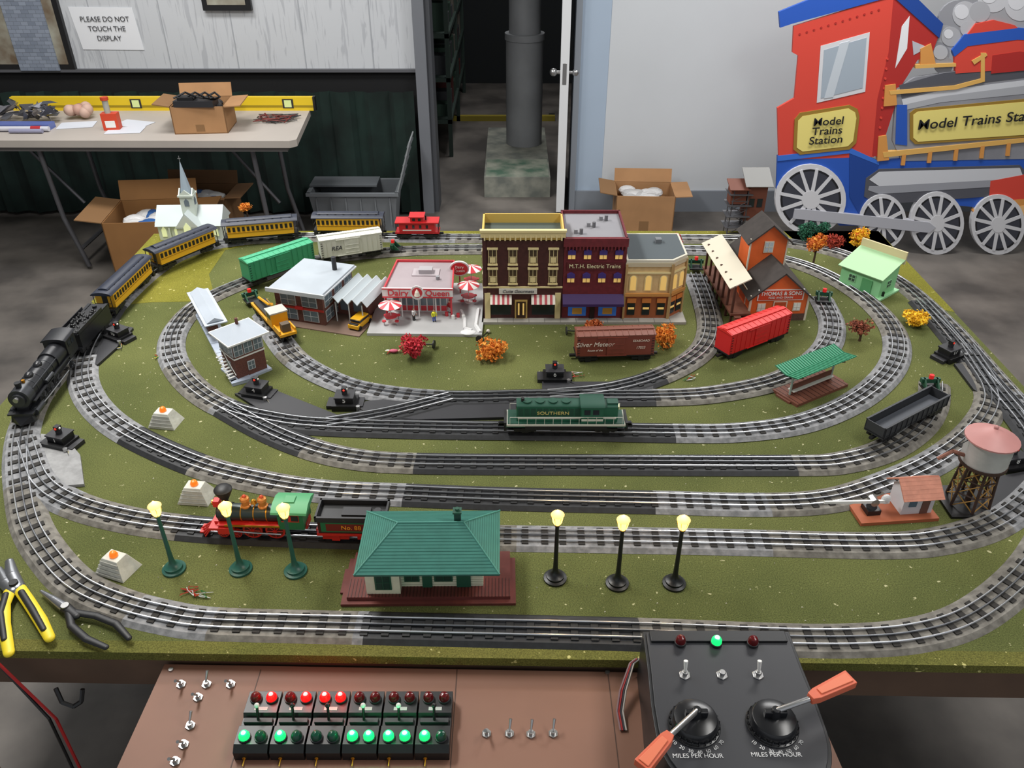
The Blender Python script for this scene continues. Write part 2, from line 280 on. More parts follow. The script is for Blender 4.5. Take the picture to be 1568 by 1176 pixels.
# ----------------- tracks -----------------
bal=mat('#5c5852',.85,col2='#8a867e',ns=55,lo=.3,hi=.7,bump=.4); balg=mat('#727375',.85,col2='#949496',ns=70,bump=.3); blk=mat('#1f2023',.6,noise=.3,ns=80)
tiem=mat('#262320',.8); tiek=mat('#0b0c0e',.6); rail=mat('#d8dade',.28,.9); railc=mat('#85878b',.35,.9)
def crm_(p0,p1,p2,p3,t): return .5*((2*p1)+(-p0+p2)*t+(2*p0-5*p1+4*p2-p3)*t*t+(-p0+3*p1-3*p2+p3)*t**3)
tk=[0]
def track(pts,closed=False):
    zo=tk[0]*.0004; tk[0]+=1
    w=[(G(p[0],p[1],TZ+.008),p[2] if len(p)>2 else None) for p in pts]
    cur='a'; cols=[]
    for p,c_ in w:
        if c_: cur=c_
        cols.append(cur)
    P_=[p for p,_ in w]; n=len(P_); out=[];oc=[]
    for i in range(n if closed else n-1):
        p1=P_[i];p2=P_[(i+1)%n]
        p0=P_[i-1] if (closed or i>0) else p1*2-p2; p3=P_[(i+2)%n] if (closed or i+2<n) else p2*2-p1
        k=max(2,int((p2-p1).length/.006))
        for j in range(k): out.append(crm_(p0,p1,p2,p3,j/k)); oc.append(cols[i])
    if not closed: out.append(P_[-1]); oc.append(cols[-1])
    for _ in range(24):
        o2=list(out)
        for i in range(len(out)):
            if closed: a,c_=out[i-1],out[(i+1)%len(out)]
            elif 0<i<len(out)-1: a,c_=out[i-1],out[i+1]
            else: continue
            o2[i]=out[i]*.5+(a+c_)*.25
        out=o2
    N=len(out); nor=[]
    for i in range(N):
        a=out[i-1] if (closed or i>0) else out[i]; c_=out[(i+1)%N] if (closed or i<N-1) else out[i]
        d=(c_-a).normalized(); nor.append(Vector((-d.y,d.x)))
    b=B()
    def strip(prof,mf):
        m_=len(prof); vs=[]
        for p,q in zip(out,nor):
            for s_,h in prof: vs.append((p.x+q.x*s_,p.y+q.y*s_,TZ+h+zo))
        groups={}
        for i in range(N if closed else N-1):
            j=(i+1)%N
            for k in range(m_-1): groups.setdefault(mf(i),[]).append((i*m_+k,i*m_+k+1,j*m_+k+1,j*m_+k))
        for m,fs in groups.items(): b.add(vs,fs,m)
    L=[0]
    for i in range(1,N): L.append(L[-1]+(out[i]-out[i-1]).length)
    rnd=random.Random(tk[0])
    ch=[rnd.choice([bal,bal,balg]) for _ in range(80)]
    strip([(-.038,.0002),(-.029,.0075),(.029,.0075),(.038,.0002)],lambda i: blk if oc[i]=='k' else (balg if oc[i]=='g' else ch[int(L[i]/.25)]))
    for s_,m in((-.0155,rail),(0,railc),(.0155,rail)):
        w_=.0014; strip([(s_-w_,.0092),(s_-w_*1.1,.0128),(s_-w_*.5,.0138),(s_+w_*.5,.0138),(s_+w_*1.1,.0128),(s_+w_,.0092)],lambda i,m=m:m)
    nxt=.01
    for i in range(N):
        if L[i]>=nxt:
            nxt+=.037; p,q=out[i],nor[i]; d=Vector((q.y,-q.x)); hw=.0235; hl=.0065
            cs=[p+q*hw+d*hl,p-q*hw+d*hl,p-q*hw-d*hl,p+q*hw-d*hl]
            b.add([(x.x,x.y,TZ+.0065+zo) for x in cs]+[(x.x,x.y,TZ+.0098+zo) for x in cs],[(4,5,6,7),(0,1,5,4),(1,2,6,5),(2,3,7,6),(3,0,4,7)],tiek if oc[i]=='k' else tiem)
    b.obj('model_railway_track',sm=False)
track([(330,951),(560,957,'k'),(780,962),(980,967,'a'),(1210,976),(1320,976),(1400,969),(1475,948),(1540,905),(1590,850),(1620,780),(1615,710),(1580,640),(1520,570),(1450,492),(1375,428),(1290,387),(1200,369),(1100,364),(740,363),(470,361),(350,369),(280,387),(232,415),(180,462),(140,508),(105,548),(60,600),(38,645,'g'),(30,690),(33,740,'a'),(45,800),(75,850),(120,895),(190,925),(260,942)],True)
track([(38,672,'g'),(62,735),(110,768,'a'),(190,791),(280,804,'k'),(400,812),(600,818,'a'),(780,820),(1080,825),(1350,831),(1440,824),(1510,805),(1560,775),(1600,735)])
track([(178,462,'k'),(150,505),(130,545,'g'),(127,585),(150,625),(200,663,'k'),(300,708,'a'),(390,732),(490,748,'a'),(620,754,'k'),(780,760),(1000,765,'a'),(1165,769),(1270,763),(1350,740),(1430,705),(1485,665),(1515,625),(1515,595),(1490,555,'k'),(1450,505),(1410,460)])
track([(345,622,'k'),(405,655),(470,682,'a'),(540,699),(640,706,'k'),(900,708),(1210,709,'a'),(1290,705),(1360,685),(1410,650),(1430,615),(1432,585)])
track([(345,622,'k'),(420,641),(500,650),(680,655),(860,657),(1030,660,'g'),(1130,659,'a'),(1230,645),(1310,612),(1360,570),(1375,530),(1360,490),(1315,448),(1250,412),(1180,392),(1100,382),(740,380),(600,384),(480,398),(390,425),(310,460),(270,500),(262,540),(290,585)],True)
track([(405,478),(425,515),(455,550,'g'),(510,580),(570,597,'g'),(680,608,'k'),(840,606,'k'),(1000,606,'a'),(1100,600),(1200,577),(1262,535),(1275,495),(1258,455)])
track([(840,605,'k'),(930,596),(1010,574,'a'),(1070,540),(1088,505),(1080,460),(1065,420)])
track([(500,649,'k'),(590,634),(690,609)])
track([(1480,530,'k'),(1520,590),(1570,650),(1600,700)])
def plate(pts,m):
    b=B(); b.ext([tuple(G(*p)) for p in pts],'z',TZ,TZ+.0075,m); b.obj('turnout_base_plate',sm=False)
plate([(150,520),(168,498),(205,505),(180,535),(150,562),(138,560)],BK2); plate([(64,668),(100,672),(124,700),(130,745),(95,748),(70,720)],mat('#8e8e8e',.7,noise=.15,ns=60))
plate([(560,618),(690,604),(790,614),(790,642),(640,646),(545,640)],BK2); plate([(360,606),(420,600),(520,640),(430,650)],BK2); plate([(830,588),(1000,588),(1000,602),(830,602)],BK2)
plate([(1460,560),(1500,560),(1545,605),(1530,625),(1490,600)],BK2); plate([(1515,735),(1600,720),(1600,775),(1530,795),(1500,780)],BK2)
# ----------------- rolling stock -----------------
dk_=mat('#1b1b1d',.5); whl=mat('#3a3a3e',.35,.7)
def trucks(b,L,fm=dk_,off=.045,r=.009):
    for s in(-1,1):
        x=s*(L/2-off)
        for y in(-.019,.019): b.box(x-.026,x+.026,y-.003,y+.003,.005,.013,fm); b.box(x-.008,x+.008,y-.004,y+.004,.002,.015,fm)
        for dx in(-.017,.017):
            b.cyl((x+dx,-.018,r),(x+dx,-.014,r),r,whl,n=14); b.cyl((x+dx,.014,r),(x+dx,.018,r),r,whl,n=14); b.cyl((x+dx,-.018,r),(x+dx,.018,r),.002,whl,n=6)
        b.box(x-.008,x+.008,-.018,.018,.012,.02,fm)
    for s in(-1,1): b.box(min(s*(L/2-.012),s*(L/2+.008)),max(s*(L/2-.012),s*(L/2+.008)),-.004,.004,.008,.014,fm)
def arch(w,h,n=10,z=0): return [(-w/2,z)]+[(-w/2*math.cos(math.pi*i/n),z+h*math.sin(math.pi*i/n)) for i in range(n+1)][1:-1]+[(w/2,z)]
def coach(a,c):
    loc,ang,L=mid(a,c); b=B(); trucks(b,L-.02); bl_=L-.045
    yb=mat('#eab02a',.4); yb2=mat('#a87812',.5); rf=mat('#222838',.45)
    b.box(-L/2+.008,L/2-.008,-.026,.026,.018,.024,dk_)
    b.box(-bl_/2,bl_/2,-.028,.028,.024,.068,yb)
    for s in(-1,1):
        y0,y1=sorted((s*.028,s*.0292)); b.box(-bl_/2,bl_/2,y0,y1,.040,.0415,yb2)
        n=int(bl_/.0155)
        for i in range(n):
            x=-bl_/2+bl_*(i+.5)/n; y0,y1=sorted((s*.028,s*.0296)); b.box(x-.0042,x+.0042,y0,y1,.046,.061,dk_)
    for s in(-1,1):
        x=s*bl_/2; b.box(*sorted((x,x+s*.001)),-.008,.008,.026,.062,dk_)
        for y in(-.025,.025):
            b.cyl((s*(L/2-.01),y,.024),(s*(L/2-.01),y,.068),.0012,dk_,n=6); b.box(s*(L/2-.016)-.006,s*(L/2-.016)+.006,y-.004,y+.004,.008,.02,dk_)
        b.tube([(s*(L/2-.01),-.025,.042),(s*(L/2-.01),.025,.042)],.001,dk_)
    b.ext(arch(.062,.010,z=.068),'x',-L/2+.006,L/2-.006,rf)
    b.ext(arch(.030,.006,z=.077),'x',-L/2+.025,L/2-.025,rf); b.box(-L/2+.02,L/2-.02,-.013,.013,.074,.078,rf)
    for i in range(8):
        x=(-.45+.13*i)*bl_; b.box(x-.003,x+.003,-.0155,.0155,.0745,.079,dk_)
    return b.obj('passenger_coach',loc,ang)
coach((480,358),(593,358)); coach((342,371),(462,361)); coach((233,417),(332,375)); coach((162,487),(228,422))
loc,ang,L=mid((605,361),(676,361)); b=B(); trucks(b,L,off=.035); cbm=mat('#c02226',.4)
b.box(-L/2+.005,L/2-.005,-.025,.025,.018,.023,cbm); b.box(-L/2+.02,L/2-.02,-.026,.026,.023,.056,cbm)
b.box(-L/2+.006,L/2-.006,-.029,.029,.056,.060,cbm); b.box(-.022,.022,-.022,.022,.06,.076,cbm); b.box(-.027,.027,-.026,.026,.076,.079,cbm)
for s in(-1,1):
    for x in(-.035,-.012,.012,.035): b.box(x-.004,x+.004,*sorted((s*.026,s*.0268)),.038,.05,GLS)
    for x in(-.01,.01): b.box(x-.005,x+.005,*sorted((s*.022,s*.0228)),.064,.073,GLS)
    b.box(-.05,.05,*sorted((s*.026,s*.0266)),.029,.033,mat('#e0d8d0'))
    for y in(-.024,0,.024): b.cyl((s*(L/2-.008),y,.023),(s*(L/2-.008),y,.056),.001,dk_,n=5)
    b.tube([(s*(L/2-.008),-.024,.038),(s*(L/2-.008),.024,.038)],.001,dk_)
b.cyl((.03,0,.06),(.03,0,.076),.003,dk_); b.obj('caboose',loc,ang)
def boxcar(name,a,c,col,roof=None,txt=None,H=.062,tc_='#e8d8c8',z=RT,doorc=None,wid=.054,ribs=True):
    loc,ang,L=mid(a,c,z); b=B(); m=mat(col,.5); r=mat(roof or col,.5); trucks(b,L,off=.04)
    h=wid/2; zt=.02+H
    b.box(-L/2+.006,L/2-.006,-h,h,.018,.022,dk_); b.box(-L/2+.008,L/2-.008,-h,h,.021,zt,m)
    b.ext([(-h-.001,zt-.002),(-h-.001,zt+.001),(0,zt+.007),(h+.001,zt+.001),(h+.001,zt-.002)],'x',-L/2+.006,L/2-.006,r)
    b.box(-L/2+.008,L/2-.008,-.006,.006,zt+.006,zt+.0085,r)
    n=12
    for i in range(n+1):
        x=-L/2+.01+(L-.02)*i/n
        b.ext([(-h,zt+.001),(-h,zt+.0022),(0,zt+.0082),(h,zt+.0022),(h,zt+.001)],'x',x-.001,x+.001,r)
        if ribs:
            for s in(-1,1):
                if abs(x)>.03: b.box(x-.0008,x+.0008,*sorted((s*h,s*(h+.0012))),.023,zt-.001,m)
    dm=mat(doorc or col,.5,noise=.1)
    for s in(-1,1):
        b.box(-.024,.024,*sorted((s*h,s*(h+.0025))),.024,zt-.004,dm); b.box(-.05,.03,*sorted((s*h,s*(h+.0035))),zt-.005,zt-.003,m); b.box(-.05,.03,*sorted((s*h,s*(h+.0035))),.022,.024,m)
        for k in range(3): b.box(-.022,.022,*sorted((s*h,s*(h+.0035))),.03+k*.013,.0312+k*.013,m)
        for sx in(-1,1):
            for k in range(7): b.box(*sorted((sx*(L/2-.016),sx*(L/2-.01))),*sorted((s*h,s*(h+.002))),.024+k*.008,.025+k*.008,dk_)
    b.cyl((L/2-.004,.012,.055),(L/2-.001,.012,.055),.007,dk_)
    o=b.obj(name,loc,ang)
    if txt:
        for t,size,x,z_ in txt: text(o,t,size,(x,-h-.0022,z_),UP,mat(tc_,.5),shear=.25)
    return o
boxcar('boxcar',(876,549),(1001,545),'#7c3a2c','#784638',[('Silver Meteor',.0185,-.056,.058),('Route of the',.008,-.056,.04),('SEABOARD',.009,.066,.066),('17033',.010,.066,.045)],z=TZ,ribs=False)
boxcar('boxcar',(1100,549),(1196,512),'#cc2222','#d42a26',None,z=TZ,ribs=True)
boxcar('boxcar',(376,438),(480,402),'#3c9c6e','#46a87c',None)
boxcar('boxcar',(488,401),(588,386),'#d8d8cc','#d0d0c6',[('REA',.02,-.05,.05)],tc_='#30303a')
# gondola
loc,ang,L=mid((1334,675),(1432,623)); b=B(); gm=mat('#34363a',.55); trucks(b,L,off=.035); h=.025
b.box(-L/2,L/2,-h,h,.018,.024,gm)
for s in(-1,1):
    b.box(-L/2,L/2,*sorted((s*h,s*(h-.002))),.02,.048,gm); b.box(-L/2,L/2,*sorted((s*(h+.0015),s*(h-.003))),.047,.050,gm)
    b.box(*sorted((s*L/2,s*(L/2-.002))),-h,h,.02,.048,gm)
    for i in range(13): x=-L/2+.004+(L-.008)*i/12; b.box(x-.001,x+.001,*sorted((s*h,s*(h+.002))),.02,.047,gm)
b.box(-L/2+.003,L/2-.003,-h+.003,h-.003,.024,.026,mat('#4a4e56',.6)); b.obj('gondola_car',loc,ang)
# green diesel
loc,ang,L=mid((768,655),(962,655)); b=B(); gr=mat('#24624a',.4); gr2=mat('#1a4838',.45); wt=mat('#d8d8cc',.45); trucks(b,L,off=.055,r=.01)
b.box(-L/2+.01,L/2-.01,-.029,.029,.022,.027,gr2); b.box(-L/2+.012,L/2-.012,-.030,.030,.0255,.031,wt)
b.box(-L/2+.015,L/2-.015,-.0285,.0285,.031,.0325,gr2)
b.box(-.035,.035,-.02,.02,.006,.022,dk_)
b.box(-L/2+.035,.035,-.018,.018,.032,.072,gr); b.box(-L/2+.038,.035,-.0182,.0182,.038,.044,wt)
b.box(.085,L/2-.03,-.018,.018,.032,.070,gr); b.box(.085,L/2-.033,-.0184,.0184,.038,.044,wt)
b.box(.035,.085,-.027,.027,.032,.076,gr); b.ext(arch(.058,.006,z=.076),'x',.032,.088,gr2); b.box(.035,.085,-.0274,.0274,.038,.044,wt)
b.ext(arch(.036,.004,z=.072),'x',-L/2+.035,.035,gr2); b.ext(arch(.036,.004,z=.070),'x',.085,L/2-.03,gr2)
for s in(-1,1):
    for x in(.048,.068): b.box(x-.007,x+.007,*sorted((s*.027,s*.0278)),.056,.069,GLS)
    for i in range(11): 
        x=-L/2+.045+i*.0145
        if x<.03: b.box(x-.0055,x+.0055,*sorted((s*.018,s*.019)),.047,.068,gr2)
    for i in range(14):
        x=-L/2+.02+(L-.04)*i/13; b.cyl((x,s*.0285,.031),(x,s*.0285,.050),.0006,wt,n=5)
    b.tube([(-L/2+.02,s*.0285,.050),(L/2-.02,s*.0285,.050)],.0006,wt)
    b.box(-L/2+.055,L/2-.055,*sorted((s*.0285,s*.0305)),.016,.0258,dk_)
for x in(-.09,-.06,-.03,.0): b.cyl((x,0,.074),(x,0,.079),.011,gr2,n=14)
b.cyl((-.1,0,.074),(-.1,0,.085),.004,dk_); b.cyl((L/2-.029,0,.064),(L/2-.026,0,.064),.004,mat('#fff0c0',.3,emit=1)); b.box(.095,.12,-.01,.01,.07,.077,gr2)
for s in(-1,1):
    b.box(*sorted((s*(L/2-.012),s*(L/2-.006))),-.028,.028,.012,.034,dk_)
    b.box(*sorted((s*(L/2-.02),s*(L/2+.006))),-.004,.004,.010,.018,whl)
o=b.obj('diesel_locomotive',loc,ang); text(o,'SOUTHERN',.0115,(-.03,-.0195,.055),UP,mat('#d8c878',.5),sx=1.25)
def wheelset(b,xs,r,y,m,rim=None):
    for x in xs:
        for s in(-1,1):
            b.cyl((x,s*y,r),(x,s*(y+.004),r),r,m,n=22); b.cyl((x,s*(y+.004),r),(x,s*(y+.0045),r),r*.8,rim or dk_,n=22)
            for k in range(8):
                a=k*math.pi/4; b.cyl((x,s*(y+.005),r),(x+math.cos(a)*r*.8,s*(y+.005),r+math.sin(a)*r*.8),.0009,m,n=4)
            b.cyl((x,s*(y+.004),r),(x,s*(y+.007),r),r*.2,m,n=10)
loc,ang,L=mid((36,650),(112,548)); b=B(); sb=mat('#1e1f23',.35); gm_=mat('#44464a',.35,.5)
R=.023; zc=.058
b.cyl((-L/2+.02,0,zc),(L/2-.07,0,zc),R,sb,n=24); b.cyl((-L/2+.018,0,zc),(-L/2+.05,0,zc),R+.0015,gm_,n=24)
b.cyl((-L/2+.012,0,zc),(-L/2+.02,0,zc),R*.7,gm_,n=20); b.cyl((-L/2+.004,0,zc+.006),(-L/2+.014,0,zc+.006),.006,SIL,n=14)
b.cyl((L/2-.12,0,zc+.001),(L/2-.06,0,zc+.001),R+.003,sb,n=24)
for x in [-L/2+.07+.03*i for i in range(5)]: b.cyl((x,0,zc),(x+.002,0,zc),R+.0008,gm_,n=24)
b.cyl((-L/2+.036,0,zc+R-.003),(-L/2+.036,0,zc+R+.014),.006,sb,r1=.0075)
b.sph((-L/2+.09,0,zc+R),.010,sb,(1.3,1,.9)); b.sph((-L/2+.14,0,zc+R),.010,sb,(1.3,1,.9)); b.cyl((-L/2+.06,0,zc+R-.002),(-L/2+.06,0,zc+R+.006),.004,BRASS)
b.box(L/2-.065,L/2-.01,-.028,.028,.035,.088,sb); b.ext(arch(.062,.008,z=.088),'x',L/2-.07,L/2-.004,sb)
for s in(-1,1):
    for x in(L/2-.048,L/2-.028): b.box(x-.007,x+.007,*sorted((s*.028,s*.0288)),.065,.08,GLS)
    b.box(-L/2+.03,L/2-.06,*sorted((s*.018,s*.03)),.044,.047,sb)
    b.box(-L/2+.02,-L/2+.055,*sorted((s*.018,s*.030)),.012,.032,sb); b.cyl((-L/2+.018,s*.026,.022),(-L/2+.057,s*.026,.022),.009,gm_,n=14)
    b.tube([(-L/2+.055,s*.027,.02),(-L/2+.10,s*.027,.018),(L/2-.09,s*.027,.016)],.0022,SIL); b.tube([(-L/2+.05,s*.022,zc+.012),(L/2-.07,s*.022,zc+.012)],.0012,gm_)
    b.cyl((-.05,s*.026,.053),(-.01,s*.026,.053),.005,gm_)
wheelset(b,[-L/2+.085,-L/2+.125,-L/2+.165],.0185,.016,gm_)
wheelset(b,[-L/2+.035,L/2-.05],.010,.016,gm_)
b.box(-L/2+.02,L/2-.02,-.014,.014,.018,.040,sb)
b.ext([(-.028,.004),(.028,.004),(.022,.024),(-.022,.024)],'x',-L/2+.004,-L/2+.014,sb)
b.add([(-L/2-.012,0,.003),(-L/2+.006,-.026,.003),(-L/2+.006,.026,.003),(-L/2+.006,-.022,.022),(-L/2+.006,.022,.022)],[(0,1,3),(0,3,4),(0,4,2),(1,2,4,3),(0,2,1)],sb)
b.box(-L/2+.002,-L/2+.03,-.03,.03,.024,.028,sb); b.obj('steam_locomotive',loc,ang)
loc,ang,L=mid((114,545),(160,494)); b=B(); trucks(b,L,off=.035)
b.box(-L/2,L/2,-.028,.028,.018,.024,sb); b.box(-L/2+.005,L/2-.003,-.028,.028,.024,.062,sb); b.box(-L/2+.008,L/2-.05,-.022,.022,.062,.066,BK)
for i in range(60): b.sph((-L/2+.012+random.random()*(L-.065),random.uniform(-.019,.019),.064+random.random()*.006),.004,BK,n=4)
for s in(-1,1): b.box(-L/2+.005,L/2-.04,*sorted((s*.028,s*.026)),.06,.072,sb); b.box(L/2-.05,L/2-.003,*sorted((s*.02,s*.028)),.06,.064,sb)
b.cyl((L/2-.025,0,.062),(L/2-.025,0,.068),.006,sb); b.obj('locomotive_tender',loc,ang)
# old-time red/green locomotive
loc,ang,L=mid((322,811),(484,815)); b=B(); bo=mat('#2e3a3a',.35,.3); rd=mat('#c8241e',.45); gn=mat('#236a44',.45); gl=mat('#4c9a68',.5)
zc=.050
b.cyl((-L/2+.035,0,zc),(L/2-.055,0,zc),.0170,bo,n=24); b.cyl((-L/2+.03,0,zc),(-L/2+.055,0,zc),.0185,mat('#222426',.4),n=24); b.cyl((-L/2+.026,0,zc),(-L/2+.031,0,zc),.014,BK2,n=20)
for x in(-L/2+.075,-L/2+.1,-L/2+.125): b.cyl((x,0,zc),(x+.002,0,zc),.0178,BRASS,n=24)
b.lathe([(.006,0),(.0055,.016),(.009,.022),(.0165,.038),(.0175,.043),(.014,.047),(.004,.049)],(-L/2+.046,0,zc+.014),mat('#1b1b1c',.5),20)
for x in(-L/2+.084,-L/2+.118):
    b.lathe([(.010,0),(.010,.003),(.0075,.005),(.0075,.014),(.0095,.016),(.0085,.021),(.003,.025)],(x,0,zc+.015),mat('#c88040',.35,.4),16); b.sph((x,0,zc+.039),.0045,mat('#b8401c',.4))
b.lathe([(.001,0),(.001,.006),(.006,.007),(.004,.014),(.001,.016)],(-L/2+.101,0,zc+.017),BRASS,12)
b.box(L/2-.062,L/2-.012,-.026,.026,.03,.072,gn); b.box(L/2-.055,L/2-.02,-.0268,.0268,.05,.068,mat('#c03024',.4)); 
for s in(-1,1):
    for x in(L/2-.048,L/2-.028): b.box(x-.007,x+.007,*sorted((s*.0268,s*.0275)),.053,.066,GLS)
b.ext([(-.032,.072),(-.03,.076),(-.012,.084),(.012,.084),(.03,.076),(.032,.072)],'x',L/2-.072,L/2-.002,gl)
b.box(L/2-.05,L/2-.03,-.01,.01,.084,.0865,gl)
b.box(-L/2+.02,L/2-.01,-.014,.014,.022,.036,rd)
for s in(-1,1):
    b.box(-L/2+.03,L/2-.06,*sorted((s*.016,s*.027)),.035,.0375,rd); b.box(-L/2+.045,L/2-.06,*sorted((s*.026,s*.0275)),.035,.039,BRASS)
    b.box(-L/2+.03,-L/2+.06,*sorted((s*.019,s*.03)),.017,.032,rd); b.tube([(-L/2+.055,s*.027,.024),(-L/2+.1,s*.027,.02),(L/2-.06,s*.027,.018)],.0018,SIL)
wheelset(b,[-L/2+.095,-L/2+.14],.0195,.016,rd,mat('#5a1512',.5)); wheelset(b,[-L/2+.036,-L/2+.062],.0105,.016,rd,mat('#5a1512',.5))
for i in range(9):
    y=-.024+.006*i; b.cyl((-L/2-.018+abs(y)*.7,y*.9,.003),(-L/2+.016,y*.8,.026),.0016,rd,n=5)
b.box(-L/2+.012,-L/2+.03,-.028,.028,.024,.03,rd); b.box(-L/2-.016,-L/2+.0,-.012,.012,.002,.005,rd)
b.box(-L/2+.022,-L/2+.034,-.007,.007,zc+.016,zc+.03,rd); b.cyl((-L/2+.019,0,zc+.023),(-L/2+.023,0,zc+.023),.006,BRASS)
b.obj('vintage_steam_locomotive',loc,ang)
loc,ang,L=mid((492,816),(598,818)); b=B(); trucks(b,L,rd,off=.035)
b.box(-L/2,L/2,-.027,.027,.018,.024,rd); b.box(-L/2+.004,L/2-.004,-.026,.026,.024,.054,mat('#3b1a18',.45))
for s in(-1,1):
    b.box(-L/2+.01,L/2-.01,*sorted((s*.026,s*.0266)),.028,.052,gn); b.box(-L/2+.02,L/2-.02,*sorted((s*.0266,s*.027)),.031,.049,mat('#6e1c18',.5))
    b.box(-L/2,L/2,*sorted((s*.0285,s*.024)),.054,.066,BK2)
    b.box(*sorted((s*L/2,s*(L/2-.004))),-.0285,.0285,.054,.066,BK2)
b.box(-L/2+.003,L/2-.003,-.024,.024,.054,.0555,BK); b.box(-.02,.035,-.012,.012,.0555,.060,BK2); b.cyl((L/2-.02,0,.055),(L/2-.02,0,.064),.007,BK2)
o=b.obj('vintage_tender',loc,ang); text(o,'No. 88',.014,(0,-.0275,.040),UP,mat('#f0a030',.4))
loc,ang,L=mid((444,523),(398,472)); b=B(); trucks(b,L,off=.03); ym=mat('#e0a01c',.45)
b.box(-L/2,L/2,-.024,.024,.018,.026,ym); b.box(-L/2+.06,-L/2+.10,-.024,.024,.026,.062,ym); b.box(-L/2+.058,-L/2+.104,-.026,.026,.062,.066,mat('#b8b8b0'))
for s in(-1,1):
    b.box(-L/2+.066,-L/2+.094,*sorted((s*.024,s*.0246)),.045,.058,GLS); b.box(-L/2+.004,-L/2+.05,*sorted((s*.02,s*.024)),.026,.036,ym)
b.box(-L/2+.01,-L/2+.03,-.012,.012,.026,.05,mat('#5a4a3a')); b.tube([(-L/2+.11,0,.026),(-L/2+.11,0,.07),(-L/2+.14,0,.055),(L/2-.01,0,.04)],.004,ym); b.box(-L/2+.12,L/2-.01,-.018,.018,.026,.034,dk_)
b.obj('maintenance_of_way_car',loc,ang)
loc,ang,L=mid((541,508),(563,490),TZ); b=B()
b.box(-L/2,L/2,-.017,.017,.008,.02,YEL); b.box(-L/2+.014,L/2-.015,-.016,.016,.02,.034,YEL); b.box(-L/2+.013,L/2-.014,-.0165,.0165,.023,.031,GLS); b.box(-L/2+.002,-L/2+.012,-.014,.014,.02,.023,dk_)
for x in(-L/2+.012,L/2-.012):
    for s in(-1,1): b.cyl((x,s*.013,.008),(x,s*.018,.008),.008,dk_)
b.obj('toy_truck',loc,ang,bev=.002)
# ----------------- buildings -----------------
def fb(b,face,Wd,D,s0,s1,z0,z1,m,t=.002):
    if face=='F': b.box(s0,s1,-t,.001,z0,z1,m)
    elif face=='K': b.box(s0,s1,D-.001,D+t,z0,z1,m)
    elif face=='R': b.box(Wd-.001,Wd+t,s0,s1,z0,z1,m)
    else: b.box(-t,.001,s0,s1,z0,z1,m)
def win(b,face,Wd,D,s,z,w,h,fm,gm=GLS,mull=True,t=.002):
    fb(b,face,Wd,D,s-w/2-.002,s+w/2+.002,z-.002,z+h+.002,fm,t); fb(b,face,Wd,D,s-w/2,s+w/2,z,z+h,gm,t+.0006)
    if mull: fb(b,face,Wd,D,s-w/2,s+w/2,z+h/2-.0007,z+h/2+.0007,fm,t+.0012); fb(b,face,Wd,D,s-.0007,s+.0007,z,z+h,fm,t+.0012)
cream=mat('#e2d09a',.6); dbr=mat('#46201e',.7,noise=.15,ns=90); drd=mat('#6a2028',.7,noise=.15,ns=90); litw=mat('#e8c070',.4,emit=.35)
b0,ang,Wt=pl((738,496),(1050,496)); baseY=b0[1]
slabm=mat('#a09c94',.8,noise=.08,ns=20)
b=B(); b.box(0,Wt,-.004,.2,0,.008,slabm)
for i in range(14): b.box(i*Wt/13-.0006,i*Wt/13+.0006,-.0045,.02,.0078,.0084,mat('#6a6864'))
SL=b.obj('town_sidewalk',(b0[0],b0[1],TZ),0,sm=False)
Y1=baseY+.022; z0=TZ+.008
def xat(u,v=488): return G(u,v)[0]
xl=xat(741); xr=xat(859); Wd=xr-xl; H=ZT(352,Y1)-z0; D=.125; b=B()
b.box(0,Wd,0,D,0,H-.03,dbr); b.box(.004,Wd-.004,.004,D-.004,H-.03,H-.027,mat('#4a544e',.8))
for q in((0,Wd,0,.005),(0,Wd,D-.005,D),(0,.005,0,D),(Wd-.005,Wd,0,D)): b.box(*q,H-.032,H,mat('#d8b860',.6))
b.box(-.004,Wd+.004,-.008,.002,H-.02,H-.004,cream); b.box(-.006,Wd+.006,-.011,.002,H-.004,H+.002,cream)
for i in range(16): x=Wd*(i+.5)/16; b.box(x-.002,x+.002,-.010,0,H-.028,H-.014,cream)
b.box(0,.010,-.003,0,0,H-.02,dbr); b.box(0,Wd,-.004,0,H*.36,H*.375,cream)
for zz in(H*.42,H*.64):
    for k in range(4):
        s=Wd*(k+.5)/4; win(b,'F',Wd,D,s,zz,.020,.040,cream,mat('#4a3a2c',.3),t=.003); b.box(s-.015,s+.015,-.007,0,zz+.042,zz+.047,cream); b.box(s-.014,s+.014,-.006,0,zz-.006,zz-.002,cream)
        b.box(s-.008,s+.008,-.0045,0,zz+.002,zz+.018,cream)
for zz in(.1,.17): 
    for k in range(3): win(b,'L',Wd,D,D*(k+.5)/3,zz,.02,.035,cream)
sgn=mat('#d8d4cc',.5); b.box(Wd*.2,Wd*.68,-.008,0,H*.30,H*.355,sgn)
b.box(.004,.02,-.004,0,0,H*.3,cream); b.box(Wd-.02,Wd-.004,-.004,0,0,H*.3,cream)
fb(b,'F',Wd,D,.022,Wd*.35,.012,.055,GLS,.002); fb(b,'F',Wd,D,Wd*.62,Wd-.022,.012,.055,GLS,.002); fb(b,'F',Wd,D,Wd*.4,Wd*.56,.0,.06,mat('#caa860',.5),.003); fb(b,'F',Wd,D,Wd*.42,Wd*.54,.002,.055,mat('#3a2218',.4),.004); fb(b,'F',Wd,D,Wd*.44,Wd*.46,.012,.05,litw,.0045); fb(b,'F',Wd,D,Wd*.50,Wd*.52,.012,.05,litw,.0045)
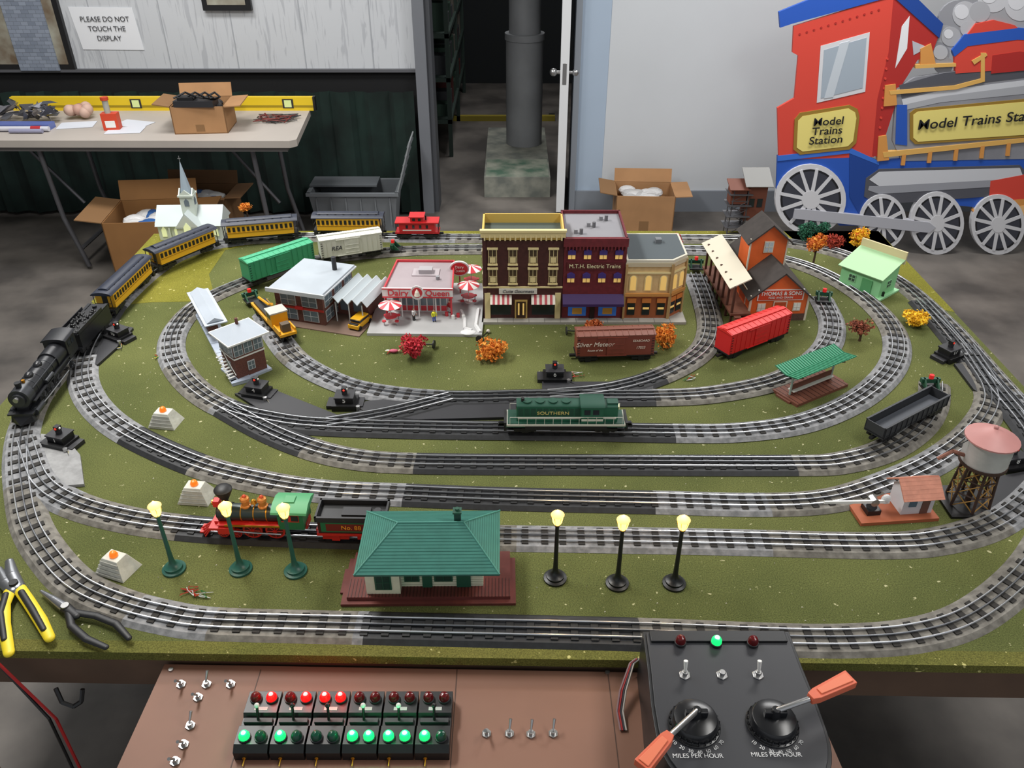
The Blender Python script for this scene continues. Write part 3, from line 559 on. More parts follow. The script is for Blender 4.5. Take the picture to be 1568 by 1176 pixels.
for x0_,x1_ in((.02,Wd*.36),(Wd*.61,Wd-.02)):
    n=9
    for i in range(n):
        xa_=x0_+(x1_-x0_)*i/n; xb_=x0_+(x1_-x0_)*(i+1)/n
        b.slab([(xa_,0,.075),(xb_,0,.075),(xb_,-.022,.055),(xa_,-.022,.055)],.0012,mat('#b04850') if i%2 else mat('#e0d8cc'))
o=b.obj('brownstone_shop_building',(xl,Y1,z0),0,sm=False); text(o,'Cutie Gourmets',.0135,(Wd*.44,-.0088,H*.328),UP,mat('#28283a'),shear=.3)
xl=xat(859.5); xr=xat(951); Wd=xr-xl; H=ZT(366,Y1)-z0; D=.21; b=B()
b.box(0,Wd,0,D,0,H-.012,drd); gr_=mat('#8c8b90',.8,noise=.06,ns=8); b.box(.004,Wd-.004,.004,D-.004,H-.012,H-.006,gr_)
for q in((0,Wd,0,.005),(0,Wd,D-.005,D),(0,.005,0,D),(Wd-.005,Wd,0,D)): b.box(*q,H-.014,H+.004,drd)
b.box(-.002,Wd+.002,-.008,0,H-.02,H+.004,drd)
for i in range(18): x=Wd*(i+.5)/18; b.box(x-.0018,x+.0018,-.009,0,H-.03,H-.02,drd)
for x,y in((.05,.05),(.09,.1),(.13,.15)): b.cyl((x,y,H-.006),(x,y,H+.01),.005,mat('#6a6a6e')); b.box(x-.02,x-.01,y,y+.012,H-.006,H+.006,mat('#8a8a8e'))
b.box(.01,Wd-.01,-.004,0,H*.63,H*.72,mat('#561a1e',.6))
pur=mat('#40307a',.6)
for zz in(H*.76,H*.47):
    for k in range(4):
        s=Wd*(k+.5)/4; win(b,'F',Wd,D,s,zz,.020,.026,drd,litw,t=.002); b.ext([(s-.011,zz+.014),(s-.011,zz+.026),(s,zz+.031),(s+.011,zz+.026),(s+.011,zz+.014)],'y',-.006,0,pur)
b.slab([(0,0,.078),(Wd,0,.078),(Wd,-.026,.058),(0,-.026,.058)],.0015,mat('#3c2458',.6)); b.box(0,Wd,-.026,-.025,.05,.058,mat('#3c2458',.6))
for s in(.25,.75): fb(b,'F',Wd,D,Wd*s-.026,Wd*s+.026,.008,.05,mat('#3060a8',.3,emit=.2),.002); fb(b,'F',Wd,D,Wd*s-.014,Wd*s+.014,.014,.034,mat('#d8a040'),.003)
fb(b,'F',Wd,D,Wd*.46,Wd*.54,.0,.052,mat('#2a1410'),.003)
for zz in(.08,.15,.2):
    for k in range(4): win(b,'R',Wd,D,D*(k+.5)/4,zz,.02,.028,drd,GLS)
o=b.obj('brick_shop_building',(xl,Y1,z0),0,sm=False); text(o,'M.T.H. Electric Trains',.0165,(Wd/2,-.0052,H*.675),UP,mat('#ece4b8'))
xl=xat(952.5); xr=xat(1043); Wd=xr-xl; H=ZT(399,Y1)-z0; D=.19; b=B(); tan=mat('#d2b482',.6,noise=.08,ns=50); brn=mat('#a05a34',.6)
cut=.045
pl_=[(0,0),(Wd-cut,0),(Wd,cut*.9),(Wd,D),(0,D)]
b.ext(pl_,'z',0,H*.42,brn); b.ext(pl_,'z',H*.42,H-.006,tan); 
cc=Vector((Wd/2,D/2))
b.ext([tuple(cc+(Vector(p)-cc)*1.04) for p in pl_],'z',H-.018,H-.006,mat('#c4b89c',.6)); b.ext([tuple(cc+(Vector(p)-cc)*1.02) for p in pl_],'z',H-.006,H+.002,mat('#ccc8b8',.6)); b.ext([tuple(cc+(Vector(p)-cc)*.95) for p in pl_],'z',H,H+.0028,mat('#50585c',.8))
b.box(Wd*.55,Wd*.65,D*.6,D*.7,H,H+.015,mat('#707478'))
def warch(s,z,w,h): 
    b.ext([(s-w/2-.003,z-.002),(s-w/2-.003,z+h)]+[(s-(w/2+.003)*math.cos(math.pi*i/8),z+h+(w/2+.003)*math.sin(math.pi*i/8)) for i in range(1,8)]+[(s+w/2+.003,z+h),(s+w/2+.003,z-.002)],'y',-.0025,0,cream)
    b.ext([(s-w/2,z),(s-w/2,z+h)]+[(s-w/2*math.cos(math.pi*i/8),z+h+w/2*math.sin(math.pi*i/8)) for i in range(1,8)]+[(s+w/2,z+h),(s+w/2,z)],'y',-.0035,0,litw)
def facade(w,n):
    for k in range(n): warch(w*(k+.5)/n,H*.5,.016,H*.2)
    b.box(0,w,-.008,0,H*.40,H*.45,mat('#c08848',.6)); b.box(0,w,-.004,0,H*.78,H*.81,cream)
    for k in range(n):
        s=w*(k+.5)/n; b.box(s-.011,s+.011,-.003,0,.012,H*.27,GLS); b.box(s-.009,s+.009,-.0034,0,.03,H*.2,litw); b.box(s-.013,s+.013,-.0045,0,H*.28,H*.36,mat('#cc7c3c'))
    for x in(0,w): b.box(x-.003,x+.003,-.006,0,0,H-.01,mat('#b09060'))
facade(Wd-cut,3)
o_=b.M; b.M=Matrix.Translation((Wd-cut,0,0))@Matrix.Rotation(math.atan2(cut*.9,cut),4,'Z'); facade(cut*1.34,2); b.M=o_
b.M=Matrix.Translation((Wd,cut*.9,0))@Matrix.Rotation(math.pi/2,4,'Z'); facade(D-cut*.9,4); b.M=o_
b.obj('corner_shop_building',(xl,Y1,z0),0,sm=False)
# ---- ice cream diner on slab ----
b0,ang,Wt=pl((562,514),(738,516)); b=B(); sm_=mat('#b4b4b4',.7,noise=.05,ns=14); Ds=.33
b.box(0,Wt,0,Ds,0,.008,sm_); rdk=mat('#cc3a44',.45); pk=mat('#d06068',.5); whd=mat('#e2e2e2',.45)
x0_,x1_,y0_,y1_=.058,.218,.135,.30; h=.080
b.box(x0_,x1_,y0_,y1_,.008,h,whd)
n=8
for i in range(n):
    s=x0_+(x1_-x0_)*(i+.5)/n; b.box(s-.008,s+.008,y0_-.0015,y0_,.030,.058,mat('#6a7880',.15)); b.box(s-.008,s+.008,y0_-.002,y0_,.012,.028,rdk)
for i in range(6):
    s=y0_+(y1_-y0_)*(i+.5)/6; b.box(x1_,x1_+.0015,s-.009,s+.009,.030,.058,mat('#6a7880',.15)); b.box(x0_-.0015,x0_,s-.009,s+.009,.030,.058,mat('#6a7880',.15)); b.box(x1_,x1_+.002,s-.009,s+.009,.012,.028,rdk)
zr=h; fl_=[(x0_-.022,y0_-.035),(x1_+.022,y0_-.035),(x1_+.01,y1_+.01),(x0_-.01,y1_+.01)]
b.ext(fl_,'z',zr,zr+.006,pk); 
cc=sum((Vector(p) for p in fl_),Vector((0,0)))/4
for i in range(4):
    p,q=Vector(fl_[i]),Vector(fl_[(i+1)%4]); pi_=cc+(p-cc)*.96; qi=cc+(q-cc)*.96
    b.ext([tuple(p),tuple(q),tuple(qi),tuple(pi_)],'z',zr+.006,zr+.016,rdk if i else pk)
b.ext([tuple(cc+(Vector(p)-cc)*.96) for p in fl_],'z',zr+.006,zr+.009,mat('#a09498',.7,noise=.08,ns=9))
b.box(cc.x-.03,cc.x+.05,cc.y+.0,cc.y+.05,zr+.009,zr+.012,mat('#b0a6aa')); b.box(cc.x-.01,cc.x+.03,cc.y+.01,cc.y+.04,zr+.012,zr+.025,mat('#a8a4a8')); b.cyl((cc.x+.05,cc.y-.02,zr+.009),(cc.x+.05,cc.y-.02,zr+.02),.006,mat('#909094'))
ys=y0_-.042
b.box(x0_-.022,x1_+.022,ys,ys+.006,zr-.006,zr+.024,whd); b.box(x0_-.022,x1_+.022,ys-.001,ys,zr-.006,zr-.002,rdk); b.box(x0_-.022,x1_+.022,ys-.001,ys,zr+.020,zr+.024,rdk)
xm=(x0_+x1_)/2
b.ext([(xm+.020*math.cos(t*math.pi/10),zr+.012+.022*math.sin(t*math.pi/10)) for t in range(20)],'y',ys-.004,ys-.001,whd)
b.ext([(xm+.015*math.cos(t*math.pi/10),zr+.013+.016*math.sin(t*math.pi/10)) for t in range(20)],'y',ys-.005,ys-.003,mat('#c8323c'))
b.lathe([(.009,0),(.006,.012),(.001,.02)],(xm,ys-.006,zr+.004),mat('#e8e0d0'),10)
for x in(x0_-.015,x1_+.015): b.cyl((x,ys+.01,.008),(x,ys+.01,zr),.003,rdk)
for x in(x0_+.03,x1_-.03,xm): b.cyl((x,ys+.01,.008),(x,ys+.01,zr),.002,whd)
b.tube([(Wt-.03,.02,.009),(Wt-.05,.03,.009),(Wt-.055,.09,.009),(Wt-.07,.14,.009)],.006,whd); b.tube([(Wt-.005,.01,.009),(Wt-.02,.05,.009),(Wt-.018,.15,.009)],.006,whd)
b.sph((Wt-.04,.012,.008),.016,whd,(1.4,1,.3))
o=b.obj('ice_cream_diner',(b0[0],b0[1],TZ),ang,sm=False)
text(o,'Dairy',.026,(x0_+.024,ys-.0018,zr+.0095),UP,rdk,sx=1.05,bold=.0004); text(o,'Queen',.026,(x1_-.022,ys-.0018,zr+.0095),UP,rdk,sx=.98,bold=.0004)
def umbrella(u,v,r=.034,hh=.055):
    g=G(u,v); b=B(); n=12
    b.cyl((0,0,0),(0,0,hh+.012),.0013,WH,n=8); b.lathe([(.012,0),(.012,.002)],(0,0,0),WH); b.lathe([(.019,0),(.019,.002)],(0,0,.02),rdk)
    for i in range(n):
        a,c_=2*math.pi*i/n,2*math.pi*(i+1)/n
        b.slab([(r*math.cos(a),r*math.sin(a),hh),(r*math.cos(c_),r*math.sin(c_),hh),(0,0,hh+.013)],.001,rdk if i%2 else WH)
    for i in range(4):
        a=math.pi/4+i*math.pi/2; x,y=.026*math.cos(a),.026*math.sin(a); b.cyl((x,y,0),(x,y,.012),.002,SIL,n=8); b.cyl((x,y,.012),(x,y,.015),.006,rdk,n=12)
    b.obj('patio_umbrella_table',(g.x,g.y,TZ+.008))
umbrella(600,497); umbrella(718,466); umbrella(722,440)
g=G(705,452); b=B(); b.cyl((0,0,0),(0,0,.075),.002,rdk); hs=.083
b.ext([(.030*math.cos(t*math.pi/12),hs+.024*math.sin(t*math.pi/12)) for t in range(24)],'y',-.004,.004,whd); b.ext([(.026*math.cos(t*math.pi/12),hs+.020*math.sin(t*math.pi/12)) for t in range(24)],'y',-.005,.005,mat('#c81c28',.4)); o=b.obj('ice_cream_sign',(g.x,g.y,TZ+.008)); text(o,'Dairy\nQueen',.012,(0,-.0058,hs),UP,WH)
def figurine(u,v,c1,c2,rot=0,z=TZ+.008):
    g=G(u,v,z); b=B(); sk=mat('#c89070')
    for s in(-1,1): b.cyl((s*.003,0,0),(s*.0028,0,.017),.002,mat(c2),r1=.0028,n=8); b.tube([(s*.0055,0,.029),(s*.0075,-.002,.023),(s*.006,-.005,.019)],.0014,mat(c1)); b.sph((s*.006,-.005,.018),.0016,sk,n=5); b.sph((s*.003,-.002,.001),.0022,dk_,(1,1.6,.6),n=5)
    b.lathe([(.003,0),(.0045,.003),(.005,.010),(.0055,.013),(.002,.0155)],(0,0,.016),mat(c1),10); b.cyl((0,0,.031),(0,0,.033),.0015,sk,n=6); b.sph((0,0,.0355),.0032,sk,(.9,1,1.15),8); b.sph((0,.0006,.0368),.0032,mat('#3a2418'),(1,1,.8),8); b.sph((0,-.0032,.0353),.0008,sk,n=4)
    b.obj('toy_figurine',(g.x,g.y,z),rot)
figurine(665,492,'#d8d820','#3850a0',.4); figurine(689,478,'#b03030','#e0e0e0',-.5); figurine(634,490,'#d0d0d0','#303030',1)
b=B()
for i,(x,y) in enumerate(((0,0),(.014,.012),(.03,.002),(-.02,.02))): b.cyl((x,y,0),(x,y,.012),.005,rdk if i%2 else WH,n=10)
g=G(694,492); b.obj('trash_bins',(g.x,g.y,TZ+.008))
# ---- brick diner with gray roof ----
a,ang,Wd=pl((427,489),(499,500)); D=.19; H=.10; b=B(); br=brick('#6a382c','#562c24','#8a7a70',110); rfm=mat('#aab2ba',.5,noise=.06,ns=12); fr_=mat('#bcc2c6',.5); gls2=mat('#66737c',.15)
b.box(0,Wd,0,D,0,H,br)
for zz in(.012,.058):
    for k in range(2): win(b,'F',Wd,D,Wd*(k*.44+.28),zz,.045,.032,fr_,gls2)
    for k in range(3): win(b,'R',Wd,D,D*(k+.5)/3,zz,.042,.032,fr_,gls2)
fb(b,'F',Wd,D,Wd*.42,Wd*.58,.046,.056,mat('#c03030'),.006); fb(b,'F',Wd,D,0,Wd,.046,.052,mat('#b03028'),.003)
b.box(-.012,Wd+.012,-.014,D+.012,H,H+.004,mat('#c8ccd0',.5)); b.box(-.008,Wd+.008,-.010,D+.008,H+.004,H+.009,rfm); b.box(-.016,Wd+.016,-.018,-.012,H-.002,H+.010,fr_)
b.cyl((.12,.15,H+.009),(.12,.15,H+.05),.007,BK2)
b.box(Wd,Wd+.10,.08,D,0,.06,br)
for k in range(2): b.box(Wd+.012+k*.042,Wd+.04+k*.042,.078,.08,.018,.05,gls2)
for k in range(4):
    x=Wd+.002+k*.030; b.slab([(x,.03,.064),(x+.015,.03,.082),(x+.015,D+.01,.082),(x,D+.01,.064)],.0015,mat('#c8ced2',.5)); b.slab([(x+.015,.03,.082),(x+.030,.03,.064),(x+.030,D+.01,.064),(x+.015,D+.01,.082)],.0015,mat('#b4bcc0',.5))
for k in range(3): b.cyl((Wd+.02+k*.042,.035,0),(Wd+.02+k*.042,.035,.066),.0018,fr_)
b.box(-.01,Wd+.12,-.03,D,0,.003,mat('#7a6458',.8))
b.obj('brick_diner_building',a,ang,sm=False)
# ---- feed mill ----
a,ang,Wd=pl((1144,492),(1231,490)); ang=math.radians(3); D=.31; he=.084; hr=.152; b=B(); om=mat('#e0662c',.6,noise=.06,ns=30); od=mat('#b84c20',.6); rfd=mat('#3c3633',.8,noise=.15,ns=40); crm=mat('#d8d0bc',.6); zb_=.022
b.box(0,Wd,0,D,zb_,he,om); b.ext([(0,he),(Wd,he),(Wd/2,hr)],'y',0,D,om); b.box(-.002,Wd+.002,-.002,D,0,zb_,brick('#5e4038','#4c332c','#7a7068',90))
def gable(x0,x1,y0,y1,ze,zr_,ov,m,th=.004):
    xm_=(x0+x1)/2; k=(zr_-ze)/(xm_-x0)
    b.slab([(x0-ov,y0-ov,ze-ov*k),(xm_,y0-ov,zr_),(xm_,y1+ov,zr_),(x0-ov,y1+ov,ze-ov*k)],-th,m); b.slab([(xm_,y0-ov,zr_),(x1+ov,y0-ov,ze-ov*k),(x1+ov,y1+ov,ze-ov*k),(xm_,y1+ov,zr_)],-th,m)
gable(0,Wd,0,D,he,hr+.005,.012,rfd)
fb(b,'F',Wd,D,Wd*.10,Wd*.90,he-.016,he+.018,WH,.003); fb(b,'F',Wd,D,Wd*.12,Wd*.88,he-.014,he+.016,mat('#cc4426'),.0036)
fb(b,'F',Wd,D,Wd*.40,Wd*.64,zb_,he-.02,crm,.003); fb(b,'F',Wd,D,Wd*.42,Wd*.62,zb_+.002,he-.022,od,.004)
win(b,'F',Wd,D,Wd*.2,zb_+.012,.02,.022,crm,WH); win(b,'F',Wd,D,Wd*.82,zb_+.012,.018,.022,crm,WH)
for x in(0,Wd): b.box(x-.003,x+.003,-.003,.002,0,he,crm)
for k in range(4): win(b,'R',Wd,D,D*(k+.5)/4,zb_+.014,.02,.022,crm)
tx0,tx1,ty0,ty1=.018,.128,.125,.215; te=.205; tr=.252
b.box(tx0,tx1,ty0,ty1,.06,te,om); b.ext([(tx0,te),(tx1,te),((tx0+tx1)/2,tr-.003)],'y',ty0,ty1,om); gable(tx0,tx1,ty0,ty1,te,tr,.014,rfd)
sx=(tx0+tx1)/2
b.box(sx-.014,sx+.014,ty0-.003,ty0,.162,.197,crm); b.box(sx-.011,sx+.011,ty0-.004,ty0,.165,.194,mat('#b8c4cc',.3)); b.box(sx-.011,sx+.011,ty0-.005,ty0,.1785,.1805,crm); b.box(sx-.001,sx+.001,ty0-.005,ty0,.165,.194,crm)
for x in(tx0,tx1): b.box(x-.002,x+.002,ty0-.002,ty0+.003,.1,te,crm)
b.box(-.06,0,-.02,D,.03,.036,mat('#6a4030',.7))
for k in range(7): y=-.015+k*(D)/6.2; b.box(-.058,-.052,y,y+.006,0,.12,mat('#4a2c20',.7)); b.box(-.058,0,y,y+.004,.024,.030,mat('#4a2c20',.7))
b.slab([(-.068,-.005,.108),(-.008,-.005,.138),(-.008,D+.01,.138),(-.068,D+.01,.108)],.003,crm)
for k in range(5): b.box(-.05,-.03,-.02-.012*k-.012,-.02-.012*k,0,.03-.006*k,mat('#6a4030',.7))
b.box(-.002,0,.04,.10,.036,.085,crm); b.box(-.003,0,.044,.096,.036,.082,od)
o=b.obj('feed_mill_building',a,ang,sm=False); text(o,'THOMAS & SONS',.0165,(Wd/2,-.0045,he+.006),UP,WH,sx=.95,bold=.0002); text(o,'FEED AND GRAIN',.009,(Wd/2,-.0045,he-.007),UP,WH)
# ---- mint green shed ----
a,ang,Wd=pl((1283,436),(1343,459)); D=.095; b=B(); mg=mat('#8ed096',.6); mg2=mat('#a0d8a6',.6)
b.box(-.012,Wd+.012,-.014,D+.012,0,.006,mg2); b.box(0,Wd,0,D,.006,.07,mg); b.ext([(0,.07),(D,.07),(D,.098)],'x',0,Wd,mg)
b.slab([(-.008,-.012,.068),(Wd+.008,-.012,.068),(Wd+.008,D+.01,.104),(-.008,D+.01,.104)],.003,mat('#a8d0a0',.6)); b.box(-.008,Wd+.008,D+.006,D+.012,.09,.130,mat('#dccca0',.6))
win(b,'F',Wd,D,Wd*.3,.03,.02,.02,mg2,mat('#385040')); fb(b,'F',Wd,D,Wd*.55,Wd*.8,.006,.052,mat('#5aa068'),.003); win(b,'R',Wd,D,D*.5,.03,.02,.02,mg2,mat('#385040'))
b.cyl((Wd+.003,D*.25,.0),(Wd+.003,D*.25,.02),.004,BK); b.obj('mint_green_shed',a,ang,sm=False)
# ---- canopy platform ----
a,ang,Wd=pl((1220,624),(1298,592)); b=B(); D=.085; pw=mat('#6e4030',.7); cg_=mat('#36926c',.5)
b.box(0,Wd,0,D,0,.008,pw); b.box(-.006,0,.02,D-.02,0,.005,pw); b.box(Wd,Wd+.008,.02,D-.02,0,.005,pw)
for i in range(12): x=Wd*(i+.5)/12; b.box(x-.0006,x+.0006,0,D,.008,.0086,mat('#3a1c16'))
for x in(.018,Wd-.018): b.cyl((x,D/2,.008),(x,D/2,.072),.0028,mat('#9aaaa0'),n=10); b.tube([(x,D/2-.03,.073),(x,D/2,.055),(x,D/2+.03,.073)],.0015,pw)
b.slab([(-.012,.006,.082),(Wd+.012,.006,.082),(Wd+.012,D/2,.074),(-.012,D/2,.074)],.002,cg_); b.slab([(-.012,D/2,.074),(Wd+.012,D/2,.074),(Wd+.012,D-.006,.082),(-.012,D-.006,.082)],.002,cg_)
n=26
for i in range(n): x=-.012+(Wd+.024)*i/(n-1); b.tube([(x,.005,.085),(x,D/2,.077),(x,D-.005,.085)],.0011,mat('#2a7454',.6),n=5)
b.box(.02,Wd-.02,D/2-.01,D/2+.01,.018,.021,mat('#c8c8c0')); b.box(.02,Wd-.02,D/2-.001,D/2+.001,.018,.036,pw); b.box(.03,.034,D/2-.008,D/2+.008,.008,.018,pw); b.box(Wd-.034,Wd-.03,D/2-.008,D/2+.008,.008,.018,pw)
b.obj('platform_canopy_shelter',a,ang,sm=False)
# ---- left: platform with silver roof + signal tower ----
a,ang,Wd=pl((356,592),(296,478)); b=B(); pg_=mat('#aeb8c8',.6); bkr=brick('#6a382c','#562c24','#8a7a70',110); slv=mat('#b4bcc6',.45,noise=.05,ns=10)
b.box(0,Wd,-.05,0,0,.008,pg_)
for i in range(9): x=Wd*i/8; b.box(x-.0006,x+.0006,-.05,0,.008,.0086,mat('#6a7280'))
for x in(Wd*.62,Wd*.82,Wd*.97): b.cyl((x,-.022,.008),(x,-.022,.06),.002,WH)
b.box(Wd*.6,Wd,-.035,-.010,.008,.035,bkr)
b.slab([(Wd*.52,-.058,.060),(Wd*.52,.004,.060),(Wd*1.03,.004,.060),(Wd*1.03,-.058,.060)],.003,slv); b.ext([(-.05,.062),(-.027,.074),(-.004,.062)],'x',Wd*.54,Wd*1.01,slv)
b.obj('station_platform',a,ang,sm=False)
a,ang,Wd=pl((366,584),(410,566)); b=B(); D=.075; H=.115
b.box(-.008,Wd+.008,-.010,D+.008,0,.006,pg_); b.box(0,Wd,0,D,.006,H*.55,bkr); b.box(-.002,Wd+.002,-.002,D+.002,H*.55,H*.58,WH); b.box(0,Wd,0,D,H*.58,H,mat('#66443a',.6))
for f,w_ in(('F',Wd),('R',D),('L',D)):
    for k in range(3): win(b,f,Wd,D,w_*(k+.5)/3,H*.64,w_/3-.007,H*.25,fr_,gls2)
    win(b,f,Wd,D,w_*.5,H*.2,.016,.022,fr_,gls2)
ov=.016; zt_=H+.026
q=[(-ov,-ov,H),(Wd+ov,-ov,H),(Wd+ov,D+ov,H),(-ov,D+ov,H)]; r0=(Wd*.5-.008,D/2,zt_); r1=(Wd*.5+.008,D/2,zt_)
b.add(q+[r0,r1],[(0,1,5,4),(2,3,4,5),(1,2,5),(3,0,4),(0,3,2,1)],slv); b.box(-ov,Wd+ov,-ov,D+ov,H-.003,H+.001,WH); b.cyl((Wd*.5,D/2,zt_-.004),(Wd*.5,D/2,zt_+.015),.004,bkr)
for k in range(9): b.box(-.022,-.004,.0+k*.007,.006+k*.007,.006+k*.006,.008+k*.006,WH)
b.tube([(-.022,0,.02),(-.022,.06,.075)],.0012,WH); b.tube([(-.004,0,.02),(-.004,.06,.075)],.0012,WH)
b.obj('signal_tower',a,ang,sm=False)
# ---- church ----
g=G(246,368); b=B(); cwm=mat('#ccd4ca',.6); st=mat('#9aa8b4',.5); lit=mat('#dfe6b0',.5,emit=.4)
Wd=.22; D=.11; H=.06
b.box(0,Wd,0,D,0,H,cwm); b.ext([(-.008,H-.006),(D/2,H+.05),(D+.008,H-.006)],'x',-.006,Wd+.006,mat('#bcc6c6',.6)); b.ext([(0,H),(D/2,H+.046),(D,H)],'x',-.007,0,cwm)
for k in range(5):
    s=.02+k*.045; b.ext([(s-.008,.014),(s-.008,.04),(s,.052),(s+.008,.04),(s+.008,.014)],'y',-.002,0,lit); b.box(s+.018,s+.024,-.006,0,0,.05,cwm)
b.box(Wd*.35,Wd*.7,-.03,.02,0,H,cwm); b.ext([(Wd*.33,H-.004),(Wd*.525,H+.05),(Wd*.72,H-.004)],'y',-.034,D/2,mat('#bcc6c6',.6)); b.ext([(Wd*.35,H),(Wd*.525,H+.044),(Wd*.7,H)],'y',-.0345,-.03,cwm)
b.ext([(Wd*.525-.012,.02),(Wd*.525-.012,.06),(Wd*.525,.078),(Wd*.525+.012,.06),(Wd*.525+.012,.02)],'y',-.036,-.03,lit)
tx,ty=Wd*.525,.035; b.box(tx-.022,tx+.022,ty-.022,ty+.022,H,.155,cwm); b.box(tx-.026,tx+.026,ty-.026,ty+.026,.153,.159,cwm)
for f in(0,1,2,3):
    o_=b.M; b.M=Matrix.Translation((tx,ty,0))@Matrix.Rotation(f*math.pi/2,4,'Z'); b.ext([(-.008,.12),(-.008,.138),(0,.147),(.008,.138),(.008,.12)],'y',-.0235,-.02,mat('#6a7680')); b.ext([(-.022,.159),(0,.178),(.022,.159)],'y',-.024,-.02,cwm); b.M=o_
b.cyl((tx,ty,.159),(tx,ty,.27),.021,st,r1=.001,n=8); b.cyl((tx,ty,.268),(tx,ty,.29),.001,SIL,n=5); b.box(tx-.005,tx+.005,ty-.0006,ty+.0006,.28,.282,SIL)
b.obj('model_church',(g.x,g.y,TZ),math.radians(2),sm=False)
# ---- coal loader tower at back ----
g=G(1112,362); b=B(); rs=mat('#6a3a2a',.7); gy=mat('#5a5a5e',.5,.3)
for x in(0,.06):
    for y in(0,.05): b.cyl((x,y,0),(x*.8+.006,y,.17),.0022,gy,n=6)
for k in range(5):
    z_=.03*k+.01; b.tube([(0,0,z_),(.06,0,z_+.03),(.06,.05,z_),(0,.05,z_+.03),(0,0,z_)],.0012,gy)
    b.box(0,.06,-.001,.001,z_,z_+.002,gy)
for k in range(4): b.box(-.012,.07,-.012,.06,.04*k+.035,.04*k+.037,gy)
b.box(.05,.12,0,.06,.06,.19,rs); b.slab([(.04,-.012,.185),(.135,-.012,.185),(.135,.075,.225),(.04,.075,.225)],.003,mat('#7c7c7a',.6)); b.box(-.005,.055,.0,.05,.12,.175,rs); b.slab([(-.012,-.01,.172),(.06,-.01,.172),(.06,.06,.19),(-.012,.06,.19)],.003,rs)
for x in(.055,.115): b.cyl((x,.01,0),(x,.01,.07),.003,gy); b.cyl((x,.05,0),(x,.05,.07),.003,gy)
b.box(.062,.08,-.002,0,.11,.14,GLS); b.box(.09,.108,-.002,0,.11,.14,GLS)
b.obj('coal_loader_tower',(g.x,g.y,TZ),0,sm=False)
# ---- water tower ----
g=G(1480,770); b=B(); ww=mat('#b8b8b6',.5,.2,noise=.1,ns=30); pkk=mat('#bc8480',.5,noise=.05,ns=20); lg=mat('#3a261c',.7); br2=mat('#a07838',.6)
b.box(-.055,.055,-.05,.05,0,.006,BK); r=.042; hb=.108
for k in range(6):
    a_=math.pi/3*k+.3; p0=Vector((r*1.0*math.cos(a_),r*1.0*math.sin(a_),.006)); p1=Vector((r*.8*math.cos(a_),r*.8*math.sin(a_),hb)); b.cyl(p0,p1,.003,lg,n=6)
    a2=a_+math.pi/3; q0=Vector((r*math.cos(a2),r*math.sin(a2),.006)); q1=Vector((r*.8*math.cos(a2),r*.8*math.sin(a2),hb))
    for i in range(3):
        f0,f1=i/3,(i+1)/3; A_=p0.lerp(p1,f0);B_=q0.lerp(q1,f1);C_=q0.lerp(q1,f0);D_=p0.lerp(p1,f1); b.cyl(A_,B_,.0013,br2,n=5); b.cyl(C_,D_,.0013,br2,n=5); b.cyl(D_,B_,.0018,lg,n=5)
b.lathe([(.046,0),(.046,.006)],(0,0,hb),lg,24); prof=[]
for i in range(14): prof.append((.0435+(.0012 if i%2 else 0),i*.0042))
b.lathe(prof,(0,0,hb+.006),ww,32); b.lathe([(.051,0),(.051,.003),(.027,.016),(.003,.026)],(0,0,hb+.061),pkk,24); b.sph((0,0,hb+.089),.0045,pkk)
b.cyl((0,0,.006),(0,0,hb),.006,lg); b.tube([(-.044,0,hb+.02),(-.07,0,hb+.03),(-.095,0,hb+.01)],.004,mat('#8a5a4a')); b.tube([(-.044,0,hb+.06),(-.08,0,hb+.03)],.001,BK)
b.obj('water_tower',(g.x,g.y,TZ))
# ---- crossing shanty & gate ----
a,ang,Wd0=pl((1318,806),(1437,798)); b=B(); ob=mat('#a85c3c',.7)
b.box(0,Wd0,0,.085,0,.008,ob); x0_=Wd0-.075; Wd=.066; D=.05
b.box(x0_,x0_+Wd,.018,.018+D,.008,.055,mat('#d0d0d4',.6))
shg=mat('#c4846e',.7,noise=.12,ns=60)
b.slab([(x0_-.010,.043-.037,.052),(x0_+Wd+.010,.006,.052),(x0_+Wd+.010,.043,.082),(x0_-.010,.043,.082)],.003,shg); b.slab([(x0_-.010,.043,.082),(x0_+Wd+.010,.043,.082),(x0_+Wd+.010,.080,.052),(x0_-.010,.080,.052)],.003,shg)
for k in range(5): yk=.008+k*.007; b.box(x0_-.010,x0_+Wd+.010,yk,yk+.0012,.0565+k*.0057,.0577+k*.0057,mat('#9c6450',.8))
b.ext([(.018,.055),(.068,.055),(.043,.078)],'x',x0_,x0_+Wd,mat('#d0d0d4',.6))
b.box(x0_+.012,x0_+.028,.0165,.018,.028,.048,mat('#506878')); b.box(x0_+.04,x0_+.056,.0165,.018,.008,.048,mat('#6a4a40')); b.box(x0_+Wd,x0_+Wd+.001,.032,.052,.024,.046,mat('#506878'))
gx=.035; b.box(gx-.014,gx+.014,.02,.05,.008,.02,BK); b.lathe([(.012,0),(.008,.01),(.006,.022)],(gx,.035,.018),BK2,12); b.cyl((gx,.026,.036),(gx,.044,.036),.009,SIL)
b.slab([(gx-.11,.03,.044),(gx+.03,.03,.033),(gx+.03,.03,.041),(gx-.11,.03,.049)],.004,WH); b.sph((gx+.024,.032,.04),.010,mat('#d0d0d0'),(1,.7,1.2),8)
b.obj('crossing_gate_shanty',a,ang,sm=False)
